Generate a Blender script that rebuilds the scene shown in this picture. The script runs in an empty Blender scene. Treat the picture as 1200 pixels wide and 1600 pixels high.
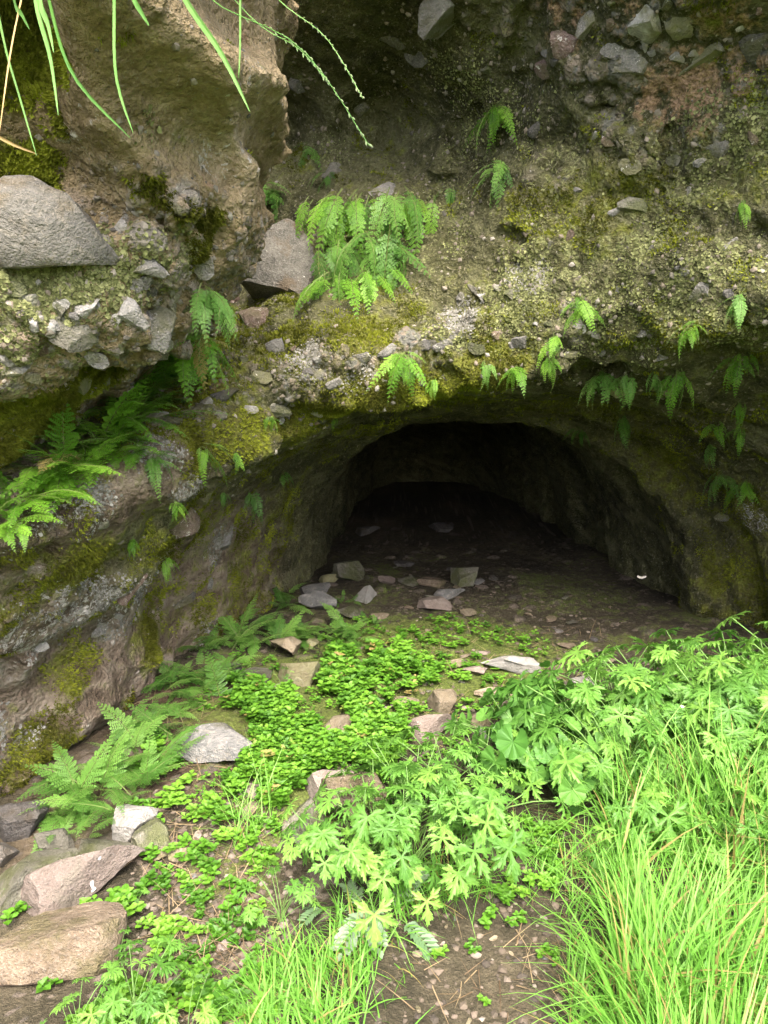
import bpy, bmesh, math, random
import numpy as np
from mathutils import Vector, Matrix, Euler
from mathutils.bvhtree import BVHTree

random.seed(7)
RNG = np.random.default_rng(7)
SC = bpy.context.scene
COL = SC.collection
R = math.radians

# ------------------------------------------------------------------ camera, sky, sun, exposure
CAM_Z, PITCH, FPX = 1.5, 12.5, 1110.0          # focal length in photograph pixels (1200 x 1600)
cam_d = bpy.data.cameras.new('camera')
cam = bpy.data.objects.new('camera', cam_d)
COL.objects.link(cam)
cam.location = (0, 0, CAM_Z)
cam.rotation_euler = (R(90 - PITCH), 0, 0)
cam_d.sensor_fit = 'VERTICAL'
cam_d.sensor_height = 36.0
cam_d.lens = 36.0 * FPX / 1600.0
cam_d.clip_start = 0.02
cam_d.clip_end = 1000
SC.camera = cam

SUN_EL, SUN_AZ = 57.0, 170.0      # azimuth clockwise from +Y (north): behind the camera, to the right
world = bpy.data.worlds.new('World')
SC.world = world
world.use_nodes = True
wn = world.node_tree
wn.nodes.clear()
sky = wn.nodes.new('ShaderNodeTexSky')
sky.sky_type = 'NISHITA'
sky.sun_disc = False
sky.sun_elevation = R(SUN_EL)
sky.sun_rotation = R(SUN_AZ)
sky.air_density = 0.7
sky.dust_density = 6.0
sky.ozone_density = 0.6
bg = wn.nodes.new('ShaderNodeBackground')
bg.inputs['Strength'].default_value = 0.15
wo = wn.nodes.new('ShaderNodeOutputWorld')
wn.links.new(sky.outputs[0], bg.inputs[0])
wn.links.new(bg.outputs[0], wo.inputs[0])

sun_d = bpy.data.lights.new('sun', 'SUN')
sun_d.energy = 1.5
sun_d.angle = R(35)
sun_d.color = (1.0, 0.96, 0.9)
sun = bpy.data.objects.new('sun', sun_d)
COL.objects.link(sun)
sd = Vector((math.sin(R(SUN_AZ)) * math.cos(R(SUN_EL)), math.cos(R(SUN_AZ)) * math.cos(R(SUN_EL)), math.sin(R(SUN_EL))))
sun.rotation_euler = (-sd).to_track_quat('-Z', 'Y').to_euler()
sun.location = sd * 30

SC.view_settings.view_transform = 'Standard'
SC.view_settings.look = 'None'
SC.view_settings.exposure = 2.55
SC.view_settings.gamma = 1.0
SC.view_settings.use_curve_mapping = False
SC.cycles.max_bounces = 6
SC.cycles.diffuse_bounces = 2
SC.cycles.transmission_bounces = 3
SC.cycles.use_adaptive_sampling = True
SC.cycles.adaptive_threshold = 0.03
SC.cycles.transparent_max_bounces = 4

# ------------------------------------------------------------------ small maths
CP, SP = math.cos(R(PITCH)), math.sin(R(PITCH))
def pix_dir(px, py):
    a, b = (px - 600) / FPX, (800 - py) / FPX          # right, up per unit depth
    return np.array([a, CP + b * SP, -SP + b * CP])
def at_y(px, py, Y):
    d = pix_dir(px, py)
    t = Y / d[1]
    return np.array([d[0] * t, Y, CAM_Z + d[2] * t])
def sstep(a, b, x):
    t = np.clip((x - a) / (b - a), 0, 1)
    return t * t * (3 - 2 * t)
TAB = RNG.random((64, 64, 64), dtype=np.float32)
def vnoise(P):
    P = np.asarray(P)
    i = np.floor(P).astype(np.int32)
    f = (P - i).astype(np.float32)
    f = f * f * f * (f * (f * 6 - 15) + 10)
    i &= 63
    j = (i + 1) & 63
    x0, y0, z0 = i[..., 0], i[..., 1], i[..., 2]
    x1, y1, z1 = j[..., 0], j[..., 1], j[..., 2]
    fx, fy, fz = f[..., 0], f[..., 1], f[..., 2]
    a = TAB[x0, y0, z0] * (1 - fx) + TAB[x1, y0, z0] * fx
    b = TAB[x0, y1, z0] * (1 - fx) + TAB[x1, y1, z0] * fx
    c = TAB[x0, y0, z1] * (1 - fx) + TAB[x1, y0, z1] * fx
    d = TAB[x0, y1, z1] * (1 - fx) + TAB[x1, y1, z1] * fx
    return (a * (1 - fy) + b * fy) * (1 - fz) + (c * (1 - fy) + d * fy) * fz
def fbm(P, scale, octv=4, gain=0.5, off=0.0, ridged=False):
    s = 0.0; amp = 1.0; tot = 0.0
    Q = np.asarray(P) * scale + off
    for k in range(octv):
        n = vnoise(Q + 17.3 * k) * 2 - 1
        if ridged: n = 1 - 2 * np.abs(n)
        s = s + amp * n; tot += amp
        amp *= gain; Q = Q * 2.03
    return s / tot
VT = RNG.random((32, 32, 32, 4), dtype=np.float32)
def voronoi(P, scale, off=0.0):
    """distance to the nearest cell point, its id value and the second distance"""
    Q = (np.asarray(P) * scale + off).astype(np.float32)
    i = np.floor(Q).astype(np.int32); f = Q - i
    best = np.full(len(Q), 9.0, np.float32); sec = best.copy(); idv = np.zeros(len(Q), np.float32)
    for dx in (-1, 0, 1):
        for dy in (-1, 0, 1):
            for dz in (-1, 0, 1):
                t = VT[(i[:, 0] + dx) & 31, (i[:, 1] + dy) & 31, (i[:, 2] + dz) & 31]
                d = np.sqrt((dx + t[:, 0] - f[:, 0]) ** 2 + (dy + t[:, 1] - f[:, 1]) ** 2 + (dz + t[:, 2] - f[:, 2]) ** 2)
                m = d < best
                sec = np.where(m, best, np.minimum(sec, d))
                idv = np.where(m, t[:, 3], idv); best = np.where(m, d, best)
    return best, idv, sec
def smax(a, b, k):
    h = np.clip(0.5 + 0.5 * (a - b) / k, 0, 1)
    return b * (1 - h) + a * h + k * h * (1 - h)
def smin(a, b, k): return -smax(-a, -b, k)

# ------------------------------------------------------------------ materials
def new_mat(name):
    m = bpy.data.materials.new(name); m.use_nodes = True
    nt = m.node_tree; nt.nodes.clear()
    out = nt.nodes.new('ShaderNodeOutputMaterial')
    b = nt.nodes.new('ShaderNodeBsdfPrincipled')
    b.inputs['Roughness'].default_value = 0.9
    b.inputs['Specular IOR Level'].default_value = 0.2
    nt.links.new(b.outputs[0], out.inputs['Surface'])
    return m, nt, b, out
class NT:
    """short hand for building node trees"""
    def __init__(s, nt): s.nt = nt
    def n(s, t, **k):
        o = s.nt.nodes.new(t)
        for a, v in k.items(): setattr(o, a, v)
        return o
    def link(s, a, b): s.nt.links.new(a, b)
    def setin(s, sock, v):
        if hasattr(v, 'is_output'): s.link(v, sock)
        elif isinstance(v, (tuple, list)) and len(v) == 3 and sock.type == 'RGBA': sock.default_value = (*v, 1)
        else: sock.default_value = v
    def attr(s, name): return s.n('ShaderNodeAttribute', attribute_name=name).outputs['Fac']
    def pos(s): return s.n('ShaderNodeNewGeometry').outputs['Position']
    def objco(s): return s.n('ShaderNodeTexCoord').outputs['Object']
    def noise(s, v, scale, detail=4, rough=0.6, dist=0.0):
        o = s.n('ShaderNodeTexNoise'); s.link(v, o.inputs['Vector'])
        o.inputs['Scale'].default_value = scale; o.inputs['Detail'].default_value = detail
        o.inputs['Roughness'].default_value = rough; o.inputs['Distortion'].default_value = dist
        return o.outputs[0]
    def voro(s, v, scale, feature='F1', out='Distance'):
        o = s.n('ShaderNodeTexVoronoi', feature=feature); s.link(v, o.inputs['Vector'])
        o.inputs['Scale'].default_value = scale
        return o.outputs[out]
    def ramp(s, x, stops):
        o = s.n('ShaderNodeValToRGB'); s.link(x, o.inputs[0])
        e = o.color_ramp.elements
        while len(e) < len(stops): e.new(0.5)
        for k, (p, c) in enumerate(stops):
            e[k].position = p
            e[k].color = (*c, 1) if isinstance(c, (tuple, list)) else (c, c, c, 1)
        return o.outputs[0]
    def mix(s, f, a, b, mode='MIX'):
        o = s.n('ShaderNodeMix', data_type='RGBA', blend_type=mode)
        s.setin(o.inputs[0], f); s.setin(o.inputs[6], a); s.setin(o.inputs[7], b)
        return o.outputs[2]
    def math(s, op, a, b=0.0, c=0.0):
        o = s.n('ShaderNodeMath', operation=op)
        s.setin(o.inputs[0], a); s.setin(o.inputs[1], b); s.setin(o.inputs[2], c)
        return o.outputs[0]
    def maprange(s, x, a, b, lo=0.0, hi=1.0):
        o = s.n('ShaderNodeMapRange', interpolation_type='SMOOTHSTEP')
        s.setin(o.inputs[0], x); o.inputs[1].default_value = a; o.inputs[2].default_value = b
        o.inputs[3].default_value = lo; o.inputs[4].default_value = hi
        return o.outputs[0]
    def bump(s, h, strength=0.5, dist=0.01, normal=None):
        o = s.n('ShaderNodeBump'); o.inputs['Strength'].default_value = strength
        o.inputs['Distance'].default_value = dist; s.link(h, o.inputs['Height'])
        if normal is not None: s.link(normal, o.inputs['Normal'])
        return o.outputs[0]
    def vscale(s, v, sx, sy, sz, rot=(0, 0, 0)):
        o = s.n('ShaderNodeMapping'); s.link(v, o.inputs[0])
        o.inputs['Rotation'].default_value = rot
        o.inputs['Scale'].default_value = (sx, sy, sz)
        return o.outputs[0]

def rock_material(name, tones, pebble_tones):
    """conglomerate: dirt-brown matrix, embedded pebbles (attribute peb/pcol), moss and two lichens by growth attributes"""
    m, nt, b, out = new_mat(name); N = NT(nt); P = N.pos()
    n1 = N.attr('n1'); st = N.attr('bed')
    n2 = N.noise(P, 16, 4, 0.68)
    n3 = N.noise(P, 75, 3, 0.7)
    base = N.ramp(N.math('ADD', N.math('MULTIPLY', n1, 0.45), N.math('MULTIPLY', n2, 0.55)), [(0.34, tones[0]), (0.46, tones[1]), (0.56, tones[2]), (0.68, tones[3])])
    base = N.mix(N.maprange(n3, 0.35, 0.75, 0.0, 0.8), N.mix(0.45, base, tones[0]), base)
    base = N.mix(N.maprange(n3, 0.56, 0.68, 0.0, 0.5), base, (0.28, 0.25, 0.19))
    base = N.mix(N.maprange(st, 0.5, 0.72, 0, 0.55), base, tones[4])
    base = N.mix(N.attr('pale'), base, N.ramp(N.math('ADD', N.math('MULTIPLY', st, 0.5), N.math('MULTIPLY', n2, 0.5)), [(0.36, (0.085, 0.060, 0.042)), (0.48, (0.18, 0.135, 0.10)), (0.58, (0.28, 0.225, 0.175)), (0.68, (0.38, 0.33, 0.275))]))
    peb = N.ramp(N.attr('pcol'), [(0.0, pebble_tones[0]), (0.3, pebble_tones[1]), (0.6, pebble_tones[2]), (1.0, pebble_tones[3])])
    peb = N.mix(N.maprange(n2, 0.35, 0.7, 0, 0.5), peb, N.mix(0.5, peb, (0.12, 0.11, 0.05)))
    col = N.mix(N.maprange(N.attr('peb'), 0.3, 0.6, 0, 0.75), base, peb)
    red = N.math('ADD', N.attr('red'), N.math('MULTIPLY', N.math('SUBTRACT', n2, 0.5), 0.8))
    col = N.mix(N.maprange(red, 0.35, 0.7, 0, 0.8), col, N.ramp(n3, [(0.3, (0.10, 0.05, 0.035)), (0.7, (0.24, 0.14, 0.10))]))
    org = N.math('ADD', N.attr('orange'), N.math('MULTIPLY', N.math('SUBTRACT', n2, 0.5), 1.6))
    col = N.mix(N.maprange(org, 0.45, 0.7, 0, 0.8), col, N.ramp(n3, [(0.35, (0.16, 0.10, 0.06)), (0.6, (0.42, 0.27, 0.17))]))
    # moss
    nm = N.math('ADD', N.math('MULTIPLY', n1, 0.4), N.math('MULTIPLY', n2, 0.6))
    mo = N.math('ADD', N.attr('moss'), N.math('MULTIPLY', N.math('SUBTRACT', nm, 0.5), 2.2))
    mcol = N.ramp(N.math('ADD', N.math('MULTIPLY', n2, 0.5), N.math('MULTIPLY', n3, 0.5)), [(0.34, (0.045, 0.040, 0.007)), (0.45, (0.088, 0.084, 0.012)), (0.56, (0.125, 0.138, 0.018)), (0.70, (0.20, 0.23, 0.032))])
    col = N.mix(N.maprange(mo, 0.40, 0.75, 0, 0.9), col, mcol)
    # crusts of lichen: yellow green flakes and white specks
    ln = N.noise(P, 30, 4, 0.78, 0.5)
    lfac = N.maprange(N.math('ADD', N.math('MULTIPLY', N.attr('lich'), 0.22), ln), 0.70, 0.76, 0, 0.85)
    col = N.mix(lfac, col, N.ramp(n3, [(0.35, (0.125, 0.13, 0.05)), (0.65, (0.27, 0.285, 0.125))]))
    wi = N.math('ADD', N.math('MULTIPLY', N.attr('white'), 0.26), N.math('SUBTRACT', 1.0, ln))
    wi = N.math('ADD', wi, N.math('MULTIPLY', N.math('SUBTRACT', n3, 0.5), 0.35))
    wfac = N.maprange(wi, 0.72, 0.80, 0, 0.85)
    col = N.mix(wfac, col, N.ramp(n3, [(0.3, (0.26, 0.24, 0.21)), (0.65, (0.52, 0.50, 0.45))]))
    N.link(col, b.inputs['Base Color'])
    h1 = N.math('ADD', N.math('MULTIPLY', n2, 1.0), N.math('MULTIPLY', n3, 1.1))
    h1 = N.math('SUBTRACT', h1, N.math('MULTIPLY', N.voro(P, 62), 0.45))
    N.link(N.bump(h1, 1.0, 0.030), b.inputs['Normal'])
    return m

M_ROCK = rock_material('rock_conglomerate',
    [(0.027, 0.027, 0.011), (0.068, 0.068, 0.026), (0.125, 0.122, 0.052), (0.21, 0.205, 0.108), (0.155, 0.152, 0.078)],
    [(0.09, 0.09, 0.085), (0.19, 0.185, 0.165), (0.26, 0.21, 0.165), (0.13, 0.12, 0.09)])
M_BOULDER = rock_material('boulder_sandstone',
    [(0.14, 0.105, 0.055), (0.25, 0.195, 0.105), (0.36, 0.285, 0.165), (0.48, 0.40, 0.26), (0.34, 0.265, 0.155)],
    [(0.14, 0.14, 0.13), (0.24, 0.23, 0.21), (0.30, 0.24, 0.18), (0.20, 0.17, 0.11)])

def stone_material(name, a, b_, c, patch, patch_amt=0.5, scale=1.0, rough=0.8, vein=0.0, lich=0.25, objrand=0.25, val=0.6):
    m, nt, b, out = new_mat(name); N = NT(nt)
    P = N.objco()
    rnd = N.n('ShaderNodeObjectInfo').outputs['Random']
    off = N.n('ShaderNodeVectorMath', operation='ADD'); N.link(N.pos(), off.inputs[0])
    P = off.outputs[0]
    n1 = N.noise(P, 9 * scale, 4, 0.65, 0.5)
    n2 = N.noise(P, 45 * scale, 4, 0.7)
    n3 = N.noise(P, 160, 2, 0.7)
    col = N.ramp(N.mix(0.4, n1, n2), [(0.32, a), (0.5, b_), (0.66, c)])
    col = N.mix(N.maprange(n3, 0.4, 0.7, 0, 0.35), col, N.mix(0.5, col, (0.5, 0.47, 0.42)))
    col = N.mix(N.maprange(N.noise(P, 6 * scale, 4, 0.7), 0.62 - 0.25 * patch_amt, 0.75 - 0.2 * patch_amt, 0, 0.8), col, N.mix(n2, patch, N.mix(0.5, patch, a)))
    if vein:
        v = N.noise(N.vscale(P, 1, 2.5, 2.5, (0.5, 0.3, 0.9)), 7 * scale, 3, 0.5, 1.2)
        vv = N.math('ABSOLUTE', N.math('SUBTRACT', v, 0.5))
        col = N.mix(N.maprange(vv, 0.0, 0.03, vein, 0), col, (0.42, 0.38, 0.31))
    if lich:
        w = N.noise(P, 40, 6, 0.8)
        col = N.mix(N.maprange(w, 0.66 - 0.1 * lich, 0.70 - 0.1 * lich, 0, 0.85), col, (0.5, 0.49, 0.43))
    hs = N.n('ShaderNodeHueSaturation'); N.link(col, hs.inputs['Color'])
    N.link(N.maprange(rnd, 0, 1, val * (1 - objrand), val * (1 + objrand)), hs.inputs['Value'])
    N.link(hs.outputs[0], b.inputs['Base Color'])
    b.inputs['Roughness'].default_value = rough
    N.link(N.bump(N.math('ADD', N.math('ADD', N.math('MULTIPLY', n2, 0.8), N.math('MULTIPLY', n1, 1.0)), N.math('MULTIPLY', n3, 0.45)), 1.0, 0.018), b.inputs['Normal'])
    return m
M_ST = {
 'grey': stone_material('stone_grey', (0.12, 0.12, 0.115), (0.20, 0.20, 0.19), (0.31, 0.30, 0.28), (0.14, 0.13, 0.07), 0.4, vein=0.5),
 'greybig': stone_material('stone_grey_veined', (0.15, 0.14, 0.12), (0.26, 0.245, 0.21), (0.36, 0.34, 0.30), (0.30, 0.24, 0.14), 0.5, vein=0.6, rough=0.6, objrand=0.02, val=0.5),
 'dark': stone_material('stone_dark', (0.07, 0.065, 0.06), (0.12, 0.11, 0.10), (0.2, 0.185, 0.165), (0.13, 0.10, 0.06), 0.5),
 'pink': stone_material('stone_pinkish', (0.20, 0.155, 0.125), (0.31, 0.245, 0.205), (0.42, 0.35, 0.30), (0.30, 0.27, 0.21), 0.4),
 'tan': stone_material('stone_tan', (0.20, 0.16, 0.10), (0.31, 0.25, 0.165), (0.40, 0.335, 0.235), (0.16, 0.16, 0.06), 0.5),
 'brown': stone_material('stone_brown', (0.115, 0.085, 0.055), (0.20, 0.15, 0.10), (0.30, 0.235, 0.165), (0.13, 0.12, 0.05), 0.6),
 'yellow': stone_material('stone_yellow_green', (0.24, 0.22, 0.09), (0.36, 0.34, 0.17), (0.44, 0.42, 0.27), (0.32, 0.25, 0.17), 0.3),
 'cgrey': stone_material('stone_set_grey', (0.060, 0.060, 0.055), (0.105, 0.10, 0.09), (0.17, 0.16, 0.14), (0.13, 0.125, 0.045), 0.7, lich=0.4, objrand=0.4, val=1.0),
 'cpale': stone_material('stone_set_pale', (0.14, 0.135, 0.12), (0.22, 0.21, 0.19), (0.34, 0.33, 0.30), (0.15, 0.145, 0.06), 0.6, lich=0.5, objrand=0.3, val=0.9),
 'cred': stone_material('stone_set_red', (0.07, 0.045, 0.035), (0.12, 0.08, 0.062), (0.18, 0.13, 0.105), (0.11, 0.10, 0.05), 0.6, lich=0.7, objrand=0.2, val=1.0),
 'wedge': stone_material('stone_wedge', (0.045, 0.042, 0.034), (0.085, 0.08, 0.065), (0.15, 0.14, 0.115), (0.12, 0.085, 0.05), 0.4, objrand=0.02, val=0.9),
 'mossy': stone_material('stone_mossy', (0.10, 0.095, 0.07), (0.18, 0.17, 0.13), (0.27, 0.25, 0.20), (0.11, 0.13, 0.03), 0.8),
 'red': stone_material('stone_red', (0.11, 0.06, 0.045), (0.19, 0.115, 0.09), (0.27, 0.18, 0.145), (0.14, 0.12, 0.06), 0.3, lich=0.6),
 'white': stone_material('stone_pale', (0.27, 0.26, 0.24), (0.40, 0.385, 0.35), (0.52, 0.50, 0.46), (0.20, 0.19, 0.14), 0.4, lich=0.6),
}

# ------------------------------------------------------------------ building meshes
def mesh_from_np(name, V, F, mats=(), smooth=True, attrs=None):
    me = bpy.data.meshes.new(name)
    V = np.asarray(V, np.float32); F = np.asarray(F, np.int32)
    me.vertices.add(len(V)); me.vertices.foreach_set('co', V.ravel())
    k = F.shape[1]
    me.loops.add(F.size); me.loops.foreach_set('vertex_index', F.ravel())
    me.polygons.add(len(F))
    me.polygons.foreach_set('loop_start', np.arange(0, F.size, k, dtype=np.int32))
    me.update(calc_edges=True)
    me.polygons.foreach_set('use_smooth', np.full(len(F), smooth))
    for a, v in (attrs or {}).items():
        at = me.attributes.new(a, 'FLOAT', 'POINT'); at.data.foreach_set('value', np.asarray(v, np.float32))
    for m in mats: me.materials.append(m)
    return me
def link(name, data, parent=None, **props):
    o = bpy.data.objects.new(name, data); COL.objects.link(o)
    if parent is not None: o.parent = parent
    for k, v in props.items(): o[k] = v
    return o

def surface_nets(F, org, h):
    """naive surface nets: solid where F < 0"""
    S = F < 0
    c = np.zeros(tuple(n - 1 for n in F.shape), np.uint8)
    for dx in (0, 1):
        for dy in (0, 1):
            for dz in (0, 1):
                c += S[dx:S.shape[0] - 1 + dx, dy:S.shape[1] - 1 + dy, dz:S.shape[2] - 1 + dz]
    act = (c > 0) & (c < 8)
    I = np.argwhere(act)
    idx = np.full(act.shape, -1, np.int32); idx[act] = np.arange(len(I))
    acc = np.zeros((len(I), 3), np.float32); cnt = np.zeros(len(I), np.float32)
    corners = [(a, b, d) for a in (0, 1) for b in (0, 1) for d in (0, 1)]
    val = {q: F[I[:, 0] + q[0], I[:, 1] + q[1], I[:, 2] + q[2]] for q in corners}
    for q in corners:
        for ax in range(3):
            if q[ax] == 0:
                r = list(q); r[ax] = 1; r = tuple(r)
                a, b = val[q], val[r]
                m = (a < 0) != (b < 0)
                t = np.where(m, a / np.where(m, a - b, 1), 0)
                p = np.array(q, np.float32)[None].repeat(len(I), 0); p[:, ax] = t
                acc[m] += p[m]; cnt[m] += 1
    V = (I + acc / cnt[:, None]) * h + np.array(org)
    quads = []
    for ax in range(3):
        u, v = (ax + 1) % 3, (ax + 2) % 3
        sl0 = [slice(None)] * 3; sl1 = [slice(None)] * 3
        sl0[ax] = slice(0, -1); sl1[ax] = slice(1, None)
        A, B = S[tuple(sl0)], S[tuple(sl1)]
        E = np.argwhere(A != B)
        ok = np.ones(len(E), bool)
        for w in (u, v): ok &= (E[:, w] > 0) & (E[:, w] < F.shape[w] - 1)
        E = E[ok]
        def cell(du, dv):
            g = E.copy(); g[:, u] -= du; g[:, v] -= dv
            return idx[g[:, 0], g[:, 1], g[:, 2]]
        q = np.stack([cell(1, 1), cell(0, 1), cell(0, 0), cell(1, 0)], 1)
        flip = B[E[:, 0], E[:, 1], E[:, 2]]
        q[flip] = q[flip][:, ::-1]
        quads.append(q)
    return V, np.concatenate(quads)
def subdivide(V, F):
    e = np.concatenate([F[:, [0, 1]], F[:, [1, 2]], F[:, [2, 3]], F[:, [3, 0]]])
    es = np.sort(e, 1)
    key = es[:, 0].astype(np.int64) * len(V) + es[:, 1]
    uq, inv = np.unique(key, return_inverse=True)
    ea, eb = uq // len(V), uq % len(V)
    mid = (V[ea] + V[eb]) / 2
    fc = V[F].mean(1)
    n, m = len(V), len(F)
    ei = n + inv.reshape(4, m).T
    fi = n + len(uq) + np.arange(m)
    V2 = np.concatenate([V, mid, fc])
    F2 = np.concatenate([np.stack([F[:, k], ei[:, k], fi, ei[:, (k + 3) % 4]], 1) for k in range(4)])
    return V2, F2
def vnormals(V, F):
    a = V[F[:, 2]] - V[F[:, 0]]; b = V[F[:, 3 if F.shape[1] == 4 else 1]] - V[F[:, 1 if F.shape[1] == 4 else 0]]
    n = np.cross(a, b)
    if F.shape[1] == 3: n = np.cross(V[F[:, 1]] - V[F[:, 0]], V[F[:, 2]] - V[F[:, 0]])
    out = np.zeros_like(V)
    for k in range(F.shape[1]):
        for c in range(3): out[:, c] += np.bincount(F[:, k], n[:, c], len(V))
    return out / np.maximum(np.linalg.norm(out, axis=1, keepdims=True), 1e-9)
def relax(V, F, it=1, amt=0.5):
    for _ in range(it):
        s = np.zeros_like(V); n = np.zeros(len(V))
        for k in range(4):
            a, b = F[:, k], F[:, (k + 1) % 4]
            for c in range(3): s[:, c] += np.bincount(a, V[b, c], len(V))
            n += np.bincount(a, minlength=len(V))
        V = V * (1 - amt) + amt * s / np.maximum(n, 1)[:, None]
    return V
def rbf(pts, q):
    """smooth function through (a, b, value) points, evaluated at q (.., 2)"""
    P = np.array(pts, float); n = len(P)
    def k(r): return np.sqrt(r * r + 0.01)
    A = np.zeros((n + 1, n + 1))
    A[:n, :n] = k(np.linalg.norm(P[:, None, :2] - P[None, :, :2], axis=2)) - 1e-3 * np.eye(n)
    A[:n, n] = A[n, :n] = 1
    w = np.linalg.solve(A, np.append(P[:, 2], 0))
    s = np.full(q.shape[:-1], w[n])
    for i in range(n): s = s + w[i] * k(np.hypot(q[..., 0] - P[i, 0], q[..., 1] - P[i, 1]))
    return s

# ------------------------------------------------------------------ ground
PATH = [(at_y(*p) [0], p[2]) for p in ((780, 1600, 1.34), (790, 1480, 1.57), (800, 1400, 1.73), (830, 1300, 2.0), (800, 1240, 2.2))]
def ground_z(x, y):
    x = np.asarray(x, float); y = np.asarray(y, float)
    P = np.stack([x, y, np.zeros_like(x)], -1)
    z = 0.05 * fbm(P, 1.1, 3) * sstep(0.3, 1.5, y)
    z = z + 0.16 * sstep(0.75, 1.5, x) * sstep(3.4, 2.5, y)                       # bank on the right
    z = z + 0.05 * sstep(-0.55, -1.15, x) * sstep(1.7, 2.3, y) * sstep(4.2, 3.4, y)   # debris against the left wall
    z = z + 0.10 * np.exp(-((x + 0.35) / 0.45) ** 2 - ((y - 2.5) / 0.6) ** 2)
    z = z - 0.05 * np.exp(-((x - 0.27) / 0.2) ** 2) * sstep(2.4, 1.7, y)
    z = z - 0.10 * sstep(4.3, 7.0, y)  # cave floor lowered towards the back so it catches less light
    far = np.hypot(x, y - 2)
    z = z - 0.03 * np.maximum(far - 6, 0) * sstep(1.0, -4, y)                      # the slope falls away behind the camera
    z = z + 2.5 * sstep(30, 120, far) * fbm(P, 0.02, 3)
    return z
fine = 0.014
def axis(lo, hi, n_out, end):
    a = np.arange(lo, hi, fine)
    g = fine * 1.18 ** np.arange(1, n_out)
    up = hi + np.cumsum(g); dn = lo - np.cumsum(g)
    up = up[up < end]; dn = dn[dn > -end]
    return np.concatenate([dn[::-1], a, up])
gx = axis(-1.75, 2.0, 60, 260); gy = axis(0.95, 5.6, 60, 260)
GX, GY = np.meshgrid(gx, gy, indexing='ij')
GZ = ground_z(GX, GY)
GP = np.stack([GX, GY, GZ], -1).reshape(-1, 3)
near = (np.abs(GP[:, 0]) < 2.6) & (GP[:, 1] > 0.2) & (GP[:, 1] < 9)
dz = np.zeros(len(GP)); gpeb = np.zeros(len(GP)); gpc = np.zeros(len(GP))
Q = GP[near]
for sc_, amp, thr in ((9, 0.020, 0.86), (24, 0.009, 0.78), (55, 0.004, 0.72)):
    d, i, s = voronoi(Q, sc_, 3.1 * sc_)
    on = (i > thr)
    bumpv = np.sqrt(np.clip(0.20 - d * d, 0, 1)) / 0.447 * on
    dz[near] += amp * bumpv
    bumpv = bumpv * np.where((np.abs(Q[:, 0] - 0.3) < 0.3) & (Q[:, 1] < 2.2), 0.3, 1)
    gpeb[near] = np.maximum(gpeb[near], bumpv); gpc[near] = np.where(bumpv > 0.05, (i * 37) % 1, gpc[near])
dz[near] += 0.012 * fbm(Q, 14, 4)
GP[:, 2] += dz
nx, ny = GX.shape
ii = np.arange(nx * ny).reshape(nx, ny)
GF = np.stack([ii[:-1, :-1], ii[1:, :-1], ii[1:, 1:], ii[:-1, 1:]], -1).reshape(-1, 4)
def ground_material():
    m, nt, b, out = new_mat('ground_soil'); N = NT(nt); P = N.pos()
    n2 = N.noise(P, 22, 4, 0.7); n1 = n2; n3 = N.noise(P, 110, 3, 0.7)
    col = N.ramp(N.math('ADD', N.math('MULTIPLY', n2, 0.5), N.math('MULTIPLY', N.attr('n1'), 0.5)), [(0.34, (0.020, 0.0175, 0.010)), (0.46, (0.038, 0.0325, 0.019)), (0.58, (0.066, 0.055, 0.034)), (0.70, (0.115, 0.094, 0.062))])
    col = N.mix(N.maprange(n3, 0.5, 0.75, 0, 0.4), col, (0.13, 0.105, 0.075))
    col = N.mix(N.maprange(N.attr('litter'), 0.2, 0.8, 0, 0.6), col, N.ramp(n2, [(0.35, (0.045, 0.026, 0.017)), (0.65, (0.12, 0.075, 0.05))]))
    peb = N.ramp(N.attr('pcol'), [(0, (0.06, 0.052, 0.042)), (0.4, (0.10, 0.082, 0.064)), (0.75, (0.14, 0.112, 0.088)), (1, (0.085, 0.074, 0.064))])
    col = N.mix(N.maprange(N.attr('peb'), 0.25, 0.5, 0, 0.8), col, peb)
    mo = N.math('ADD', N.attr('moss'), N.math('MULTIPLY', N.math('SUBTRACT', N.math('ADD', N.math('MULTIPLY', n2, 0.6), N.math('MULTIPLY', N.attr('n1'), 0.4)), 0.5), 2.6))
    col = N.mix(N.maprange(mo, 0.46, 0.8, 0, 0.8), col, N.ramp(n3, [(0.35, (0.040, 0.055, 0.010)), (0.65, (0.11, 0.15, 0.024))]))
    col = N.mix(N.attr('grass'), col, N.ramp(n2, [(0.35, (0.05, 0.085, 0.018)), (0.65, (0.12, 0.17, 0.04))]))
    N.link(col, b.inputs['Base Color'])
    N.link(N.bump(N.math('ADD', n2, N.math('MULTIPLY', n3, 0.6)), 0.9, 0.02), b.inputs['Normal'])
    return m
M_GROUND = ground_material()
xg, yg = GP[:, 0], GP[:, 1]
nz = fbm(GP, 2.5, 3)
g_moss = 1.1 * np.exp(-((xg - 0.2) / 0.9) ** 2 - ((yg - 3.4) / 0.7) ** 2) + 0.55 * np.exp(-((xg + 0.4) / 0.5) ** 2 - ((yg - 2.3) / 0.8) ** 2) + 0.12
g_moss = np.maximum(g_moss, 0.46 * sstep(2.8, 3.4, yg)) * sstep(7.0, 4.4, yg)
path_d = np.abs(xg - 0.30)
g_moss *= np.where((yg < 2.2), sstep(0.12, 0.3, path_d), 1)
g_litter = np.clip(0.9 * np.exp(-((xg + 0.85) / 0.35) ** 2 - ((yg - 2.6) / 0.7) ** 2) + 0.5 * nz, 0, 1) * (yg < 5)
g_grass = np.maximum(sstep(2.6, 4.0, np.abs(xg)), sstep(0.8, -0.5, yg))
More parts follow.
